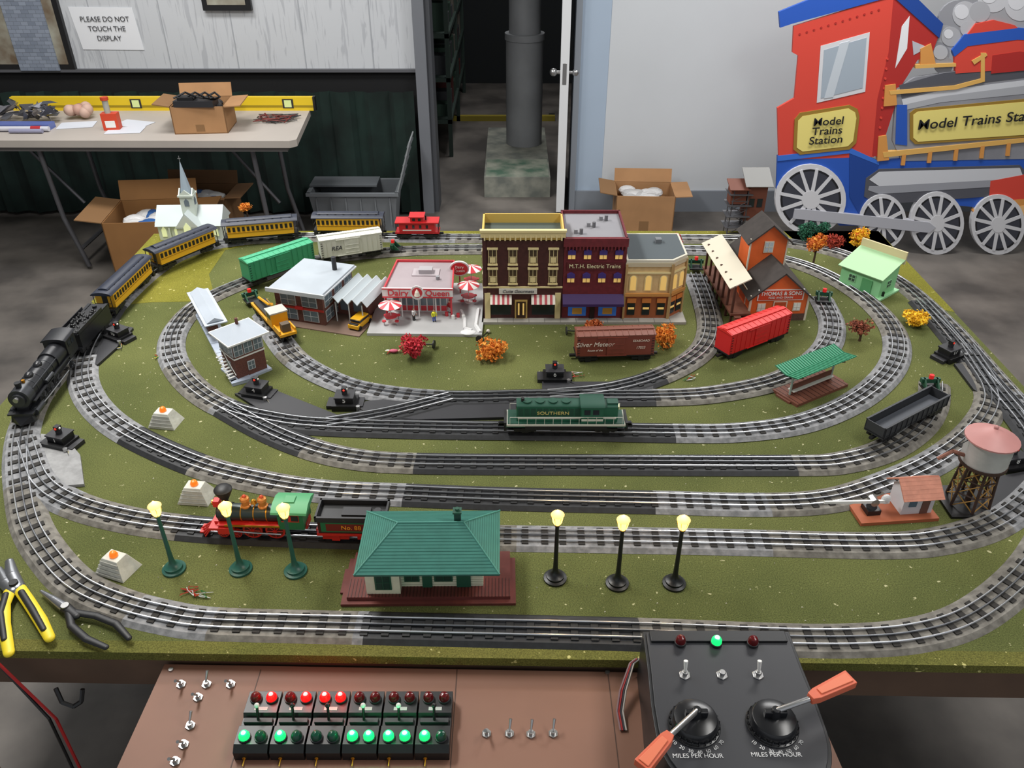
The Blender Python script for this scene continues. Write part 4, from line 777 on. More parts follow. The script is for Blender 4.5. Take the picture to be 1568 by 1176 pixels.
# ---- front depot ----
b=B(); x0g=G(522,929)[0]; x1g=G(790,929)[0]; Yf=G(650,929)[1]; Wd=x1g-x0g; dr=mat('#6a322c',.7,noise=.12,ns=40); 
b.box(.0,Wd,.0,.115,0,.006,dr); b.box(.010,Wd-.010,.010,.125,.006,.013,dr); b.box(-.006,.02,.03,.09,0,.004,dr)
for i in range(48): x=.012+(Wd-.024)*i/47; b.box(x-.0006,x+.0006,.010,.055,.013,.0136,mat('#46201c'))
crw=mat('#d6d3c0',.6,noise=.05,ns=50); dg=mat('#22503f',.5); bx0,bx1,by0,by1=.058,Wd-.060,.036,.118; hw=.085
b.box(bx0,bx1,by0,by1,.013,hw,crw); 
for i in range(10): z_=.018+i*.006; b.box(bx0-.0006,bx1+.0006,by0-.0006,by0,z_,z_+.001,mat('#b0ad9a'))
b.box(bx0-.012,bx0+.05,by0-.018,by0+.02,.013,hw,crw)
def wf(x,z,w,h,gm,y=by0,fr=crw,t=.002): b.box(x-w/2-.003,x+w/2+.003,y-t,y,z-.003,z+h+.003,fr); b.box(x-w/2,x+w/2,y-t-.001,y,z,z+h,gm); b.box(x-w/2,x+w/2,y-t-.0018,y,z+h/2-.0008,z+h/2+.0008,fr); b.box(x-.0008,x+.0008,y-t-.0018,y,z,z+h,fr)
gw=mat('#2a4038',.2)
wf(bx0+.020,.028,.024,.035,gw,by0-.018,dg); b.box(bx0-.012-.001,bx0-.012,by0-.012,by0+.01,.035,.065,gw)
for x,w,k in((bx0+.070,.022,0),(bx0+.098,.018,1),(bx0+.128,.028,0),(bx0+.165,.026,1)):
    if x<bx1-.01:
        if k: b.box(x-w/2,x+w/2,by0-.003,by0,.013,.072,dg); b.box(x-w/2+.003,x+w/2-.003,by0-.004,by0,.042,.066,gw)
        else: wf(x,.030,w,.030,gw,by0,dg)
gt=mat('#38786c',.6,noise=.08,ns=40)
ex0,ex1=G(541,880,TZ+.09)[0]-x0g,G(765,880,TZ+.09)[0]-x0g
ey0=G(650,881,TZ+.088)[1]-Yf; ey1=G(650,783,TZ+.088)[1]-Yf
hz=.088; rzz=.135; ym=(ey0+ey1)/2; inset=.072
R0=(ex0+inset,ym,rzz);R1=(ex1-inset*.9,ym,rzz)
b.add([(ex0,ey0,hz),(ex1,ey0,hz),(ex1,ey1,hz),(ex0,ey1,hz),R0,R1],[(0,1,5,4),(2,3,4,5),(1,2,5),(3,0,4),(0,3,2,1)],gt)
b.box(ex0,ex1,ey0,ey1,hz-.004,hz,mat('#2a5a52',.6))
rows=16
for i in range(1,rows):
    f=i/rows; sh=mat('#2c665a',.6)
    def L_(p,q): return tuple(p[k]+(q[k]-p[k])*f for k in range(3))
    A_=L_((ex0,ey0,hz),R0);B_=L_((ex1,ey0,hz),R1);C_=L_((ex1,ey1,hz),R1);D_=L_((ex0,ey1,hz),R0)
    b.tube([A_,B_,C_,D_,A_],.0006,sh,n=4)
for p,q in(((ex0,ey0,hz),R0),((ex0,ey1,hz),R0),((ex1,ey0,hz),R1),((ex1,ey1,hz),R1),(R0,R1)): b.tube([p,q],.0016,mat('#45877a',.6),n=6)
cx=R1[0]-.012; b.box(cx-.006,cx+.006,ym+.006,ym+.018,.125,.150,mat('#1c3f38')); b.box(cx-.008,cx+.008,ym+.004,ym+.020,.150,.153,dg); b.cyl((cx,ym+.012,.15),(cx,ym+.012,.158),.004,dg)
b.obj('train_depot',(x0g,Yf,TZ),math.radians(.5),sm=False)
# ---- street lamps ----
glow=mat('#ffb850',.3,emit=6)
def lamp(u,v,col,h=.172):
    g=G(u,v); b=B(); m=mat(col,.4)
    b.lathe([(.022,0),(.022,.004),(.017,.006),(.017,.010),(.010,.013),(.006,.020),(.0048,.03),(.0042,.05),(.0035,h*.78),(.006,h*.79),(.006,h*.80),(.003,h*.81)],(0,0,0),m,20)
    b.lathe([(.006,h*.81),(.0085,h*.84),(.0112,h*.93),(.0095,h*.94)],(0,0,0),glow,16); b.lathe([(.0125,h*.935),(.0115,h*.945),(.006,h*.97),(.001,h*1.0)],(0,0,0),mat('#e8c078',.4,emit=.9),16)
    for k in range(6): a_=k*math.pi/3; b.cyl((.0065*math.cos(a_),.0065*math.sin(a_),h*.81),(.0118*math.cos(a_),.0118*math.sin(a_),h*.935),.0006,mat('#c89040',.4),n=4)
    o=b.obj('street_lamp',(g.x,g.y,TZ))
    l=bpy.data.lights.new('bulb','POINT'); l.energy=.15; l.color=(1,.72,.36); l.shadow_soft_size=.012; lo=bpy.data.objects.new('bulb',l); scene.collection.objects.link(lo); lo.parent=o; lo.location=(0,0,h*1.04)
for u,v in((267,872),(369,872),(453,875)): lamp(u,v,'#24584c')
for u,v in((850,886),(945,894),(1032,894)): lamp(u,v,'#101214')
def bump(u,v,r=0):
    g=G(u,v); b=B(); m=mat('#cfcfc4',.8,noise=.1,ns=60,bump=.3)
    b.add([(-.034,-.026,0),(.034,-.026,0),(.034,.026,0),(-.034,.026,0),(-.018,-.013,.036),(.018,-.013,.036),(.018,.013,.036),(-.018,.013,.036)],[(0,3,2,1),(4,5,6,7),(0,1,5,4),(1,2,6,5),(2,3,7,6),(3,0,4,7)],m)
    b.lathe([(.008,0),(.008,.004),(.0055,.010),(.001,.012)],(0,0,.036),mat('#e8701a',.3,emit=.8),12)
    for k in range(4): b.box(-.030+.003*k,.030-.003*k,-.0265+.003*k,-.024+.003*k,.006+.008*k,.0075+.008*k,mat('#9a9a92'))
    b.obj('block_signal_bumper',(g.x,g.y,TZ),r,bev=.002)
bump(255,648,-.15); bump(303,762,-.1); bump(182,872,-.35)
def gbump(u,v,r):
    g=G(u,v,TZ+.008); b=B(); m=mat('#20503a',.5)
    for s in(-1,1): b.slab([(-.02,s*.016-.002,.006),(.012,s*.016-.002,.006),(.012,s*.016-.002,.03),(.004,s*.016-.002,.03)],-.004,m)
    b.box(.004,.014,-.024,.024,.018,.030,m); b.box(-.022,.016,-.022,.022,.006,.010,dk_); b.cyl((.008,0,.03),(.008,0,.04),.006,mat('#c02020',.3,emit=.5)); b.obj('track_bumper',(g.x,g.y,TZ+.008),r)
gbump(1260,462,1.4); gbump(1065,412,1.5); gbump(1423,597,1.6); gbump(386,462,2.2); gbump(606,384,3.1)
def sw(u,v,r,num=None):
    g=G(u,v); b=B()
    b.box(-.045,.045,-.02,.02,0,.010,BK2); b.box(-.03,.03,-.030,.022,.0,.016,BK); b.box(-.022,.022,-.018,.018,.016,.032,BK); b.box(-.024,.024,-.020,.020,.030,.033,BK2)
    b.cyl((0,0,.033),(0,0,.042),.007,BK2); b.box(-.006,.006,-.006,.006,.042,.052,BK); b.sph((0,-.006,.047),.003,mat('#c03020',.3,emit=.8),n=6); b.sph((.006,0,.047),.003,mat('#e8e8e0',.3),n=6)
    b.cyl((.035,-.028,.0),(.035,-.028,.016),.005,SIL)
    for k in range(5): b.tube([(.03,-.02,.01),(.045+.004*k,-.03-.004*k,.006),(.05-.004*k,-.04-.003*k,.002)],.0008,[mat('#b03020'),mat('#2a6a30'),mat('#d0c040'),mat('#c8c8c8'),BK][k])
    o=b.obj('switch_machine',(g.x,g.y,TZ),r,sm=False)
    if num: text(o,num,.017,(0,-.0188,.024),UP,WH,name='number')
sw(184,518,-.5,'16'); sw(97,680,-.3,'1'); sw(396,604,-.25,'4'); sw(530,620,0,'5'); sw(849,580,0,'6'); sw(1450,547,.5,'17'); sw(1545,712,.2,'8')
b=B()
for (u,v) in((440,612),(548,620),(885,575),(1055,580),(600,540),(245,548),(290,908),(312,912),(1405,660),(1500,792)):
    g=G(u,v)
    for k in range(3):
        pts=[(g.x+random.uniform(-.018,.018),g.y+random.uniform(-.014,.014),TZ+.002+random.random()*.004) for _ in range(5)]
        b.tube(pts,.0008,random.choice([mat('#b03020'),mat('#d0d0d0'),mat('#c0b040'),mat('#2a6a30')]),n=4)
b.obj('loose_wire_scraps')
b=B(); rnd=random.Random(3); chip=mat('#dcd8c0',.8)
for i in range(260):
    u,v=rnd.uniform(120,1500),rnd.uniform(480,985); g=G(u,v); s=rnd.uniform(.0008,.0022)
    b.add([(g.x-s,g.y-s*rnd.random(),TZ+.0005),(g.x+s,g.y-s*.5,TZ+.0005),(g.x,g.y+s,TZ+.0005),(g.x,g.y,TZ+.002)],[(0,1,3),(1,2,3),(2,0,3),(0,2,1)],chip)
b.obj('scattered_debris',sm=False)
# ---- foliage ----
def tree(name,u,v,r,h,cols,trunk=.0,blobs=8,n=800,z=TZ):
    g=G(u,v,z); b=B(); rnd=random.Random(int(u*7+v)); ms=[mat(c,.85) for c in cols]
    bl_=[(rnd.uniform(-.5,.5)*r,rnd.uniform(-.5,.5)*r,trunk+h*rnd.uniform(.28,.75),r*rnd.uniform(.4,.6)) for _ in range(blobs)]
    if trunk: b.cyl((0,0,0),(0,0,trunk+h*.5),.004,mat('#4a3424'),r1=.002,n=7)
    for x,y,z_,_ in bl_: b.cyl((0,0,max(.0,trunk*.7)),(x,y,z_),.0015,mat('#4a3424'),r1=.001,n=4)
    for i in range(n):
        x,y,z_,q=rnd.choice(bl_); d=Vector((rnd.gauss(0,1),rnd.gauss(0,1),rnd.gauss(0,1))).normalized()*q*rnd.uniform(.6,1.0)
        c=Vector((x,y,z_))+Vector((d.x,d.y,d.z*h/(2*r)*1.1)); c.z=max(c.z,.007); s=rnd.uniform(.0036,.0066)
        vs=[c+Vector((rnd.uniform(-1,1),rnd.uniform(-1,1),rnd.uniform(-1,1))).normalized()*s for _ in range(4)]
        b.add(vs,[(0,1,2),(0,2,3),(0,3,1),(1,3,2)],rnd.choice(ms))
    b.obj(name,(g.x,g.y,z),sm=False)
OR=['#e0882c','#ec9c3c','#cc7020']; RD=['#cc3240','#dc4450','#a8202c']; YL=['#f0bc1c','#f8d038','#d8a018']; BR=['#8a4a34','#a05c40','#6a3428']; GN=['#28604a','#34785a','#1e4c3a']
tree('red_bush',636,546,.042,.068,RD); tree('orange_bush',752,546,.046,.056,OR); tree('orange_bush',1014,529,.048,.058,OR); tree('rust_bush',910,514,.038,.05,['#b85c2c','#cc7038','#984a20'],n=500)
tree('rust_bush',1316,522,.040,.052,BR+['#98503c'],.018,n=420); tree('yellow_bush',1405,499,.046,.045,YL); tree('orange_tree',1245,404,.042,.055,OR+['#c05820'],.045); tree('yellow_tree',1312,383,.052,.075,YL+['#e88030'],.006)
tree('pine_tree',1233,368,.04,.06,GN,.008); tree('red_bush',1276,382,.034,.05,['#9a3628','#c04a34'],0,n=500); tree('red_bush',1037,388,.02,.05,RD,.02,n=300); tree('orange_bush',380,335,.028,.035,OR,.03,n=350)
tree('pine_tree',1258,358,.03,.045,GN,.0,n=400)
def fallen(u,v,r):
    g=G(u,v); b=B(); b.cyl((0,0,.012),(.055,0,.006),.0018,BK); b.cyl((-.003,0,.012),(0,0,.012),.012,BK2,n=14); b.sph((.060,0,.006),.006,mat('#c8c0b0',.3)); b.obj('fallen_lamp_post',(g.x,g.y,TZ),r)
fallen(664,533,2.9); fallen(735,525,1.2); fallen(868,512,0.1)
g=G(603,540); b=B(); b.sph((0,0,.006),.008,mat('#d0607a'),(1.6,.8,.6),8); b.sph((.016,0,.006),.004,mat('#d8b090'),n=6); b.sph((-.016,.004,.004),.005,WH,(1.6,.6,.6),6); b.obj('toy_figurine_lying',(g.x,g.y,TZ))
# ----------------- tools on the table -----------------
def toolpath(b,pts,r,m,z=.012,fl=.6):
    o_=b.M; b.M=Matrix.Translation((0,0,TZ+z))@Matrix.Diagonal((1,1,fl,1))
    P_=[G(*p) for p in pts]; n=len(P_)
    rr_=r if isinstance(r,list) else [r]*n
    for i in range(n-1): b.cyl((P_[i].x,P_[i].y,0),(P_[i+1].x,P_[i+1].y,0),rr_[i],m,r1=rr_[i+1],n=12)
    for i in range(n): b.sph((P_[i].x,P_[i].y,0),rr_[i],m,n=8)
    b.M=o_
b=B(); stl=mat('#8a8c90',.3,.8); bkg=mat('#141518',.5)
toolpath(b,[(103,937),(84,924),(66,912)],[.010,.007,.003],stl); toolpath(b,[(103,937),(120,950)],[.010,.008],bkg)
toolpath(b,[(112,944),(150,950),(180,962),(200,984)],[.007,.007,.007,.0055],bkg); toolpath(b,[(108,946),(112,965),(135,985),(165,998)],[.007,.007,.007,.0055],bkg)
g=G(104,938); b.cyl((g.x,g.y,TZ+.004),(g.x,g.y,TZ+.020),.007,SIL); b.obj('needle_nose_pliers')
b=B(); yg=mat('#e4cc28',.5)
toolpath(b,[(18,868),(22,890),(30,908)],[.008,.013,.014],stl,z=.014); toolpath(b,[(2,880),(12,900),(24,912)],[.007,.012,.013],stl,z=.014)
toolpath(b,[(34,910),(48,930),(66,958),(80,985)],[.011,.011,.011,.009],yg,z=.014); toolpath(b,[(20,912),(10,935),(10,965),(18,1008)],[.011,.011,.011,.009],yg,z=.014)
toolpath(b,[(38,918),(55,945),(72,975)],[.006,.006,.005],bkg,z=.020); toolpath(b,[(14,922),(6,950),(12,990)],[.006,.006,.005],bkg,z=.020)
g=G(27,906); b.cyl((g.x,g.y,TZ+.004),(g.x,g.y,TZ+.026),.008,bkg); b.obj('wire_strippers')
b=B(); 
def sag(p,q,dz,n=10): 
    p=Vector(p);q=Vector(q); return [p.lerp(q,i/n)+Vector((0,0,-dz*math.sin(math.pi*i/n))) for i in range(n+1)]
p0=G(5,1000)
for k,m in enumerate((BK,mat('#b02020'))):
    b.tube(sag((p0.x-.01,p0.y-.012,TZ-.0),(p0.x+.05+.012*k,p0.y-.03,TZ-.14),-.0)+sag((p0.x+.05+.012*k,p0.y-.03,TZ-.14),(p0.x+.02+.02*k,p0.y-.01,.01),.0),.0028,m)
p0=G(95,1005); b.tube([(p0.x-.03,p0.y-.008,TZ-.075),(p0.x-.02,p0.y-.02,TZ-.098),(p0.x,p0.y-.024,TZ-.104),(p0.x+.015,p0.y-.02,TZ-.095),(p0.x+.018,p0.y-.01,TZ-.075)],.004,BK)
b.obj('hanging_cables')
# ----------------- control panel -----------------
PZ=TZ-.03
b=B(); pm=mat('#805a48',.6,noise=.06,ns=6)
q=[G(252,1017,PZ),G(1228,1034,PZ),G(1300,1200,PZ),G(168,1200,PZ)]
b.ext([tuple(x) for x in q],'z',PZ-.02,PZ,pm)
for u in(400,700,930): 
    A_=G(u,1024,PZ); b.box(A_.x-.0008,A_.x+.0008,A_.y-.22,A_.y-.002,PZ,PZ+.0005,mat('#4a3226'))
for u,v in((262,1026),(300,1190),(930,1030),(1215,1050)): g=G(u,v,PZ); b.cyl((g.x,g.y,PZ),(g.x,g.y,PZ+.003),.004,SIL)
for x in(q[3].x+.03,q[2].x-.06): b.box(x,x+.03,q[3].y+.02,q[3].y+.05,0,PZ-.02,mat('#a07a50',.7))
def toggle(u,v,z,b,s=1.,lean=.3):
    g=G(u,v,z+.004*s); b.cyl((g.x,g.y,z),(g.x,g.y,z+.003*s),.008*s,SIL,n=6); b.cyl((g.x,g.y,z),(g.x,g.y,z+.009*s),.0045*s,SIL); b.cyl((g.x,g.y,z+.009*s),(g.x+.003*lean*s,g.y+.008*s*lean*2,z+.024*s),.0016*s,SIL,r1=.0026*s)
o=b.obj('control_panel',sm=False)
for i,(u,v) in enumerate(((277,1047),(316,1047),(353,1047),(303,1067),(291,1110),(281,1139),(268,1165),(745,1122),(780,1122),(813,1123),(847,1122))):
    b=B(); toggle(u,v,PZ,b,1,random.choice([-.6,.7])); b.obj('toggle_switch')
redL=mat('#ff1010',.3,emit=1.6); redD=mat('#5a1014',.2); grnL=mat('#18ec70',.3,emit=1.3); grnD=mat('#0e4030',.2)
units=[((0,1),(1,0)),((0,1),(1,0)),((1,1),(0,0)),((0,0),(1,1)),((0,0),(1,1)),((0,0),(1,0))]
Yb=G(540,1062,PZ+.02)[1]; Yfr=G(540,1164,PZ)[1]; dpt=Yb-Yfr
xL=G(372,1100,PZ+.02)[0]; xR=G(694,1100,PZ+.02)[0]; pw_=(xR-xL)/6
for i,(top,bot) in enumerate(units):
    b=B(); w=pw_-.003; h=.026
    b.ext([(0,0),(dpt,0),(dpt,h),(dpt*.62,h),(dpt*.58,h-.007),(dpt*.44,h-.007),(dpt*.40,h),(0.01,h),(0,h-.008)],'x',0,w,BK)
    b.box(.004,w-.004,dpt*.47,dpt*.55,h-.007,h-.002,BK2)
    for k,x in enumerate((w*.27,w*.75)):
        for yy,on,ml,md in((dpt*.86,top[k],redL,redD),(dpt*.20,bot[k],grnL,grnD)):
            b.lathe([(.010,0),(.010,.003),(.009,.003)],(x,yy,h),BK2,14); b.lathe([(.0085,0),(.0085,.005),(.006,.010),(.001,.012)],(x,yy,h+.002),ml if on else md,14)
            if on: b.lathe([(.0045,0),(.003,.0028),(.0005,.0035)],(x,yy,h+.0118),mat('#ffa0a0' if ml is redL else '#b0ffd0',.3,emit=1.5),10)
    b.cyl((w*.5,dpt*.51,h-.004),(w*.5,dpt*.58,h+.022),.0022,BK); b.sph((w*.5,dpt*.585,h+.024),.0042,mat('#d8d8d4',.3) if i in(0,3,4) else BK,n=8)
    b.box(w*.3,w*.7,dpt*.66,dpt*.72,h,h+.0006,mat('#b8b8b4')); b.cyl((w*.3,-.002,.006),(w*.3,.0,.006),.003,BRASS); b.tube([(w*.3,0,.004),(w*.3,-.012,.003)],.001,YEL)
    o=b.obj('turnout_controller',(xL+i*pw_,Yfr,PZ),0,bev=.0015)
    for k,x in enumerate((w*.27,w*.75)):
        for yy,on,c_ in((dpt*.86,top[k],(1,.05,.03)),(dpt*.20,bot[k],(.05,1,.35))):
            if on:
                l=bpy.data.lights.new('indicator_glow','POINT'); l.energy=.025; l.color=c_; l.shadow_soft_size=.004; lo=bpy.data.objects.new('indicator_glow',l); scene.collection.objects.link(lo); lo.parent=o; lo.location=(x,yy,h+.024)
# ----------------- transformer -----------------
KZ=TZ+.085; tb=mat('#1c1d20',.35); tb2=mat('#2a2b30',.42)
x0_=G(984,967,KZ)[0]; x1_=G(1208,967,KZ)[0]; yb=G(1100,967,KZ)[1]; yf=G(1100,1190,KZ)[1]
b=B(); H=KZ-PZ; Wd=x1_-x0_; D=yb-yf
out=[(0,D),(Wd,D),(Wd+.001,D*.72),(Wd+.004,D*.45)]+[(Wd*.78+(Wd*.22+.004)*math.cos(t*math.pi/16),D*.28-(D*.28+.02)*math.sin(t*math.pi/16)) for t in range(9)]+[(Wd*.22-(Wd*.22+.006)*math.sin(t*math.pi/16),D*.28-(D*.28+.02)*math.cos(t*math.pi/16)) for t in range(9)]+[(-.006,D*.45),(-.002,D*.72)]
b.ext(out,'z',0,H,tb); ins_=[(Wd/2+(x-Wd/2)*.96,D/2+(y-D/2)*.96) for x,y in out]; b.ext(ins_,'z',H,H+.003,tb2)
b.box(.01,Wd-.01,D*.90,D*.985,H+.003,H+.007,tb)
def loc_(u,v,z=KZ): g=G(u,v,z); return g.x-x0_,g.y-yf
for u,v,m in((1042,982,redD),(1097,983,grnL),(1153,983,redD)):
    x,y=loc_(u,v,KZ+.008); b.lathe([(.0095,0),(.0095,.005),(.0085,.005)],(x,y,H+.003),BK2,16); b.lathe([(.0082,0),(.0082,.008),(.006,.013),(.001,.015)],(x,y,H+.005),m,16)
    if m is grnL: b.lathe([(.0045,0),(.003,.003),(.0005,.004)],(x,y,H+.0185),mat('#b0ffd0',.3,emit=2),10)
for u,v in((1048,1036),(1105,1036),(1160,1036)):
    x,y=loc_(u,v); b.cyl((x,y,H),(x,y,H+.005),.0095,SIL,n=6); b.cyl((x,y,H),(x,y,H+.012),.005,SIL)
    if u!=1105: b.cyl((x,y,H+.012),(x,y+.006,H+.03),.0022,WH,r1=.0036)
kn=mat('#1b1c1f',.25)
for u,v in((1064,1104),(1184,1104)):
    x,y=loc_(u,v,KZ+.012); b.lathe([(.038,0),(.038,.002),(.034,.003),(.034,.012),(.031,.018),(.022,.021),(.010,.022)],(x,y,H+.003),kn,32)
    for k in range(24): a_=k*math.pi/12; b.box(x+.036*math.cos(a_)-.0008,x+.036*math.cos(a_)+.0008,y+.036*math.sin(a_)-.0008,y+.036*math.sin(a_)+.0008,H+.003,H+.012,BK2)
lv=mat('#d86a4c',.4)
def lever(ku,kv,g0,g1):
    x,y=loc_(ku,kv,KZ+.012); zh=H+.05; p0=loc_(*g0,KZ+.05); p1=loc_(*g1,KZ+.05)
    b.cyl((x,y,H+.02),(x,y,zh-.01),.009,kn,r1=.006); b.box(x-.016,x+.016,y-.004,y+.004,H+.02,H+.036,kn)
    b.cyl((x,y,zh-.014),(p0[0],p0[1],zh),.0042,SIL)
    d=Vector((p1[0]-p0[0],p1[1]-p0[1])); a_=math.atan2(d.y,d.x); L=d.length; o_=b.M; b.M=Matrix.Translation((p0[0],p0[1],zh))@Matrix.Rotation(a_,4,'Z')
    b.ext([(0,-.006),(L*.15,-.009),(L,-.012),(L,.012),(L*.15,.009),(0,.006)],'z',-.006,.007,lv); b.ext([(L*.2,-.005),(L*.95,-.008),(L*.95,.008),(L*.2,.005)],'z',.007,.009,mat('#e47a58',.4)); b.M=o_
lever(1064,1104,(1026,1126),(982,1176)); lever(1184,1104,(1240,1070),(1302,1040))
o=b.obj('train_transformer',(x0_,yf,PZ),0,bev=.0012)
wt_=mat('#d8d8d8',.5)
for u,v in((1068,1160),(1188,1158)):
    x,y=loc_(u,v); text(o,'MILES PER HOUR',.0095,(x,y,H+.0035),(0,0,0),wt_)
for (ku,kv) in((1064,1104),(1184,1104)):
    x,y=loc_(ku,kv,KZ+.012)
    for k,s in enumerate(('10','20','30','40','50','60','70')):
        a_=math.radians(-140+16.6*k); text(o,s,.0075,(x+.044*math.cos(a_),y+.044*math.sin(a_),H+.0035),(0,0,a_+math.pi/2),wt_)
b=B()
for k,c_ in enumerate(('#8a7074','#a83030','#3a3a40','#b8b0a8')):
    p=G(962+2*k,1036,PZ); q_=G(948+3*k,1070,PZ); q2_=G(944+3*k,1095,PZ); r_=G(950+3*k,1120,PZ)
    b.tube([(p.x+.01,p.y+.005,PZ+.04),(p.x,p.y,PZ+.035),(q_.x,q_.y,PZ+.022),(q2_.x,q2_.y,PZ+.01),(r_.x,r_.y,PZ+.003)],.0016,mat(c_))
b.obj('transformer_wires')
# ----------------- background objects -----------------
TB=.74
A_=G(-120,215,TB); C_=G(452,216,TB); D_=G(476,166,TB); E_=G(-120,160,TB)
b=B(); ftm=mat('#b0a8a0',.55,noise=.04,ns=4)
b.ext([tuple(A_),(C_.x-.03,C_.y),(C_.x,C_.y+.03),(D_.x,D_.y-.02),(D_.x-.03,D_.y),(E_.x,D_.y)],'z',TB-.035,TB,ftm)
b.ext([(A_.x,A_.y+.02),(C_.x-.05,C_.y+.02),(D_.x-.05,D_.y-.02),(E_.x,D_.y-.02)],'z',TB-.06,TB-.035,mat('#6a6664',.6))
lgm=mat('#606064',.4,.5)
for xx in(C_.x-.25,C_.x-1.35):
    for s in(0,1):
        y=C_.y+.08 if s==0 else D_.y-.08
        b.tube([(xx,y,TB-.05),(xx+.02,y,.3),(xx+.08,y,.02)],.013,lgm,n=10)
    b.tube([(xx+.06,C_.y+.08,.12),(xx+.06,D_.y-.08,.12)],.011,lgm); b.tube([(xx,(C_.y+D_.y)/2,TB-.06),(xx-.25,(C_.y+D_.y)/2,TB-.06)],.01,lgm)
    b.tube([(xx+.03,(C_.y+D_.y)/2,.3),(xx-.25,(C_.y+D_.y)/2,TB-.05)],.009,lgm)
b.obj('folding_table')
x0b,zt0=W(482,149,D_.y-.03); b=B(); zt0=max(zt0,TB+.05)
b.box(-2.8,x0b,D_.y-.05,D_.y-.02,TB,zt0+.005,mat('#e0c020',.5)); b.box(-2.8,x0b,D_.y-.052,D_.y-.05,TB+.02,TB+.03,mat('#9a8412',.5)); b.box(x0b-.01,x0b+.002,D_.y-.053,D_.y-.018,TB,zt0+.007,BK)
for x in(x0b-.15,x0b-1.0): b.box(x-.02,x+.02,D_.y-.054,D_.y-.016,TB+.02,zt0-.01,mat('#d8e8a0',.2)); b.box(x-.03,x+.03,D_.y-.053,D_.y-.017,TB+.015,zt0-.005,BK2)
b.obj('spirit_level')
card=mat('#a67c54',.8,noise=.06,ns=10); cardd=mat('#84623f',.85)
def carton(name,u0,u1,v,h,dep,z=0,ang=0,flaps=1,fill=None,m=card):
    A_=G(u0,v,z);C_=G(u1,v,z); w=C_.x-A_.x; b=B(); t=.005
    b.box(0,w,0,t,0,h,m); b.box(0,w,dep-t,dep,0,h,m); b.box(0,t,0,dep,0,h,m); b.box(w-t,w,0,dep,0,h,m); b.box(0,w,0,dep,0,t,m)
    f=min(dep,w)*.42
    if flaps:
        b.slab([(0,0,h),(w,0,h),(w*.98,-f*.8,h-f*.5),(w*.02,-f*.8,h-f*.5)],t,m) if flaps>1 else None
        b.slab([(0,dep,h),(w,dep,h),(w,dep+f*.25,h+f*.7),(0,dep+f*.25,h+f*.7)],t,m)
        b.slab([(0,0,h),(0,dep,h),(-f*.9,dep,h+f*.15),(-f*.9,0,h+f*.15)],t,cardd); b.slab([(w,0,h),(w,dep,h),(w+f*.9,dep,h+f*.05),(w+f*.9,0,h+f*.05)],t,m)
    b.box(w*.42,w*.58,-.001,0,h*.1,h*.35,cardd)
    if fill:
        for i in range(14): b.sph((random.uniform(.2,.8)*w,random.uniform(.2,.8)*dep,h*.85),w*.13,mat(random.choice(fill),.5),(1.2,1,.6),6)
    b.obj(name,(A_.x,A_.y,z),ang,sm=False)
carton('cardboard_box',268,348,206,.135,.22,TB,.08,1,['#2a2a2c','#3a3a3e'])
carton('cardboard_box',940,1028,358,.24,.26,0,-.05,1,['#c8c8c8','#b0b0b0'])
carton('cardboard_box',183,300,440,.36,.34,0,.10,1,['#d8d8d8','#3060a0','#c8a040'],mat('#8e6438',.8,noise=.06,ns=8))
carton('cardboard_box',255,362,388,.34,.24,0,-.03,2,['#e8e8e8','#3060a0','#d0d0d4'],mat('#7c5a3a',.8,noise=.06,ns=8))
A_=G(480,356,0); C_=G(612,356,0); w=C_.x-A_.x; b=B(); tg=mat('#72767a',.5); h=.25; d=.26
b.add([(.03,.03,0),(w-.03,.03,0),(w-.03,d-.03,0),(.03,d-.03,0),(0,0,h),(w,0,h),(w,d,h),(0,d,h)],[(0,3,2,1),(0,1,5,4),(1,2,6,5),(2,3,7,6),(3,0,4,7)],tg)
b.add([(.04,.04,.01),(w-.04,.04,.01),(w-.04,d-.04,.01),(.04,d-.04,.01),(.012,.012,h),(w-.012,.012,h),(w-.012,d-.012,h),(.012,d-.012,h)],[(0,3,2,1),(0,1,5,4),(1,2,6,5),(2,3,7,6),(3,0,4,7)],mat('#585c60',.6))
for q in((-.012,w+.012,-.012,.012),(-.012,w+.012,d-.012,d+.012),(-.012,.012,0,d),(w-.012,w+.012,0,d)): b.box(*q,h-.018,h,tg)
for i in range(6): x=w*(i+.5)/6; b.box(x-.004,x+.004,.0,.012,.05,h-.03,tg)
b.slab([(w+.0,.02,h),(w+.0,d-.02,h),(w+.09,d-.02,h+.30),(w+.09,.02,h+.30)],.008,mat('#8a8e90',.5)); b.slab([(-.01,.10,h+.004),(w*.75,.10,h+.004),(w*.75,d,h+.004),(-.01,d,h+.004)],.01,mat('#5a5e62',.6))
for i in range(5): z_=h+.04+.055*i; b.box(w+.012+.016*i,w+.03+.016*i,.03,d-.03,z_,z_+.008,tg)
b.obj('storage_tote',(A_.x,A_.y,0))
b=B(); g=G(300,160,TB+.14)
b.box(-.1,.1,-.04,.05,0,.03,BK2); b.box(-.08,.0,-.03,.04,.03,.045,BK); 
for k in range(4): b.tube([(-.1+.05*k,-.02,.04),(-.05+.05*k,.02,.06),(.02+.04*k,-.03,.05),(.1,.0,.03)],.005,BK)
b.obj('power_adapter_pile',(g.x,g.y,TB+.135))
b=B(); 
for i in range(34):
    c=Vector((random.uniform(-.17,.17),random.uniform(-.08,.08),.035+random.random()*.045)); s=.05; m=mat(random.choice(['#4a4a4e','#66605c','#808088','#9a9aa2','#55585e']),.2)
    vs=[c+Vector((random.uniform(-1,1),random.uniform(-1,1),random.uniform(-.6,.6)))*s for _ in range(5)]
    for v_ in vs: v_.z=max(v_.z,.002)
    b.add(vs,[(0,1,2),(0,2,3),(0,3,1),(1,3,4),(1,4,2),(2,4,3)],m)
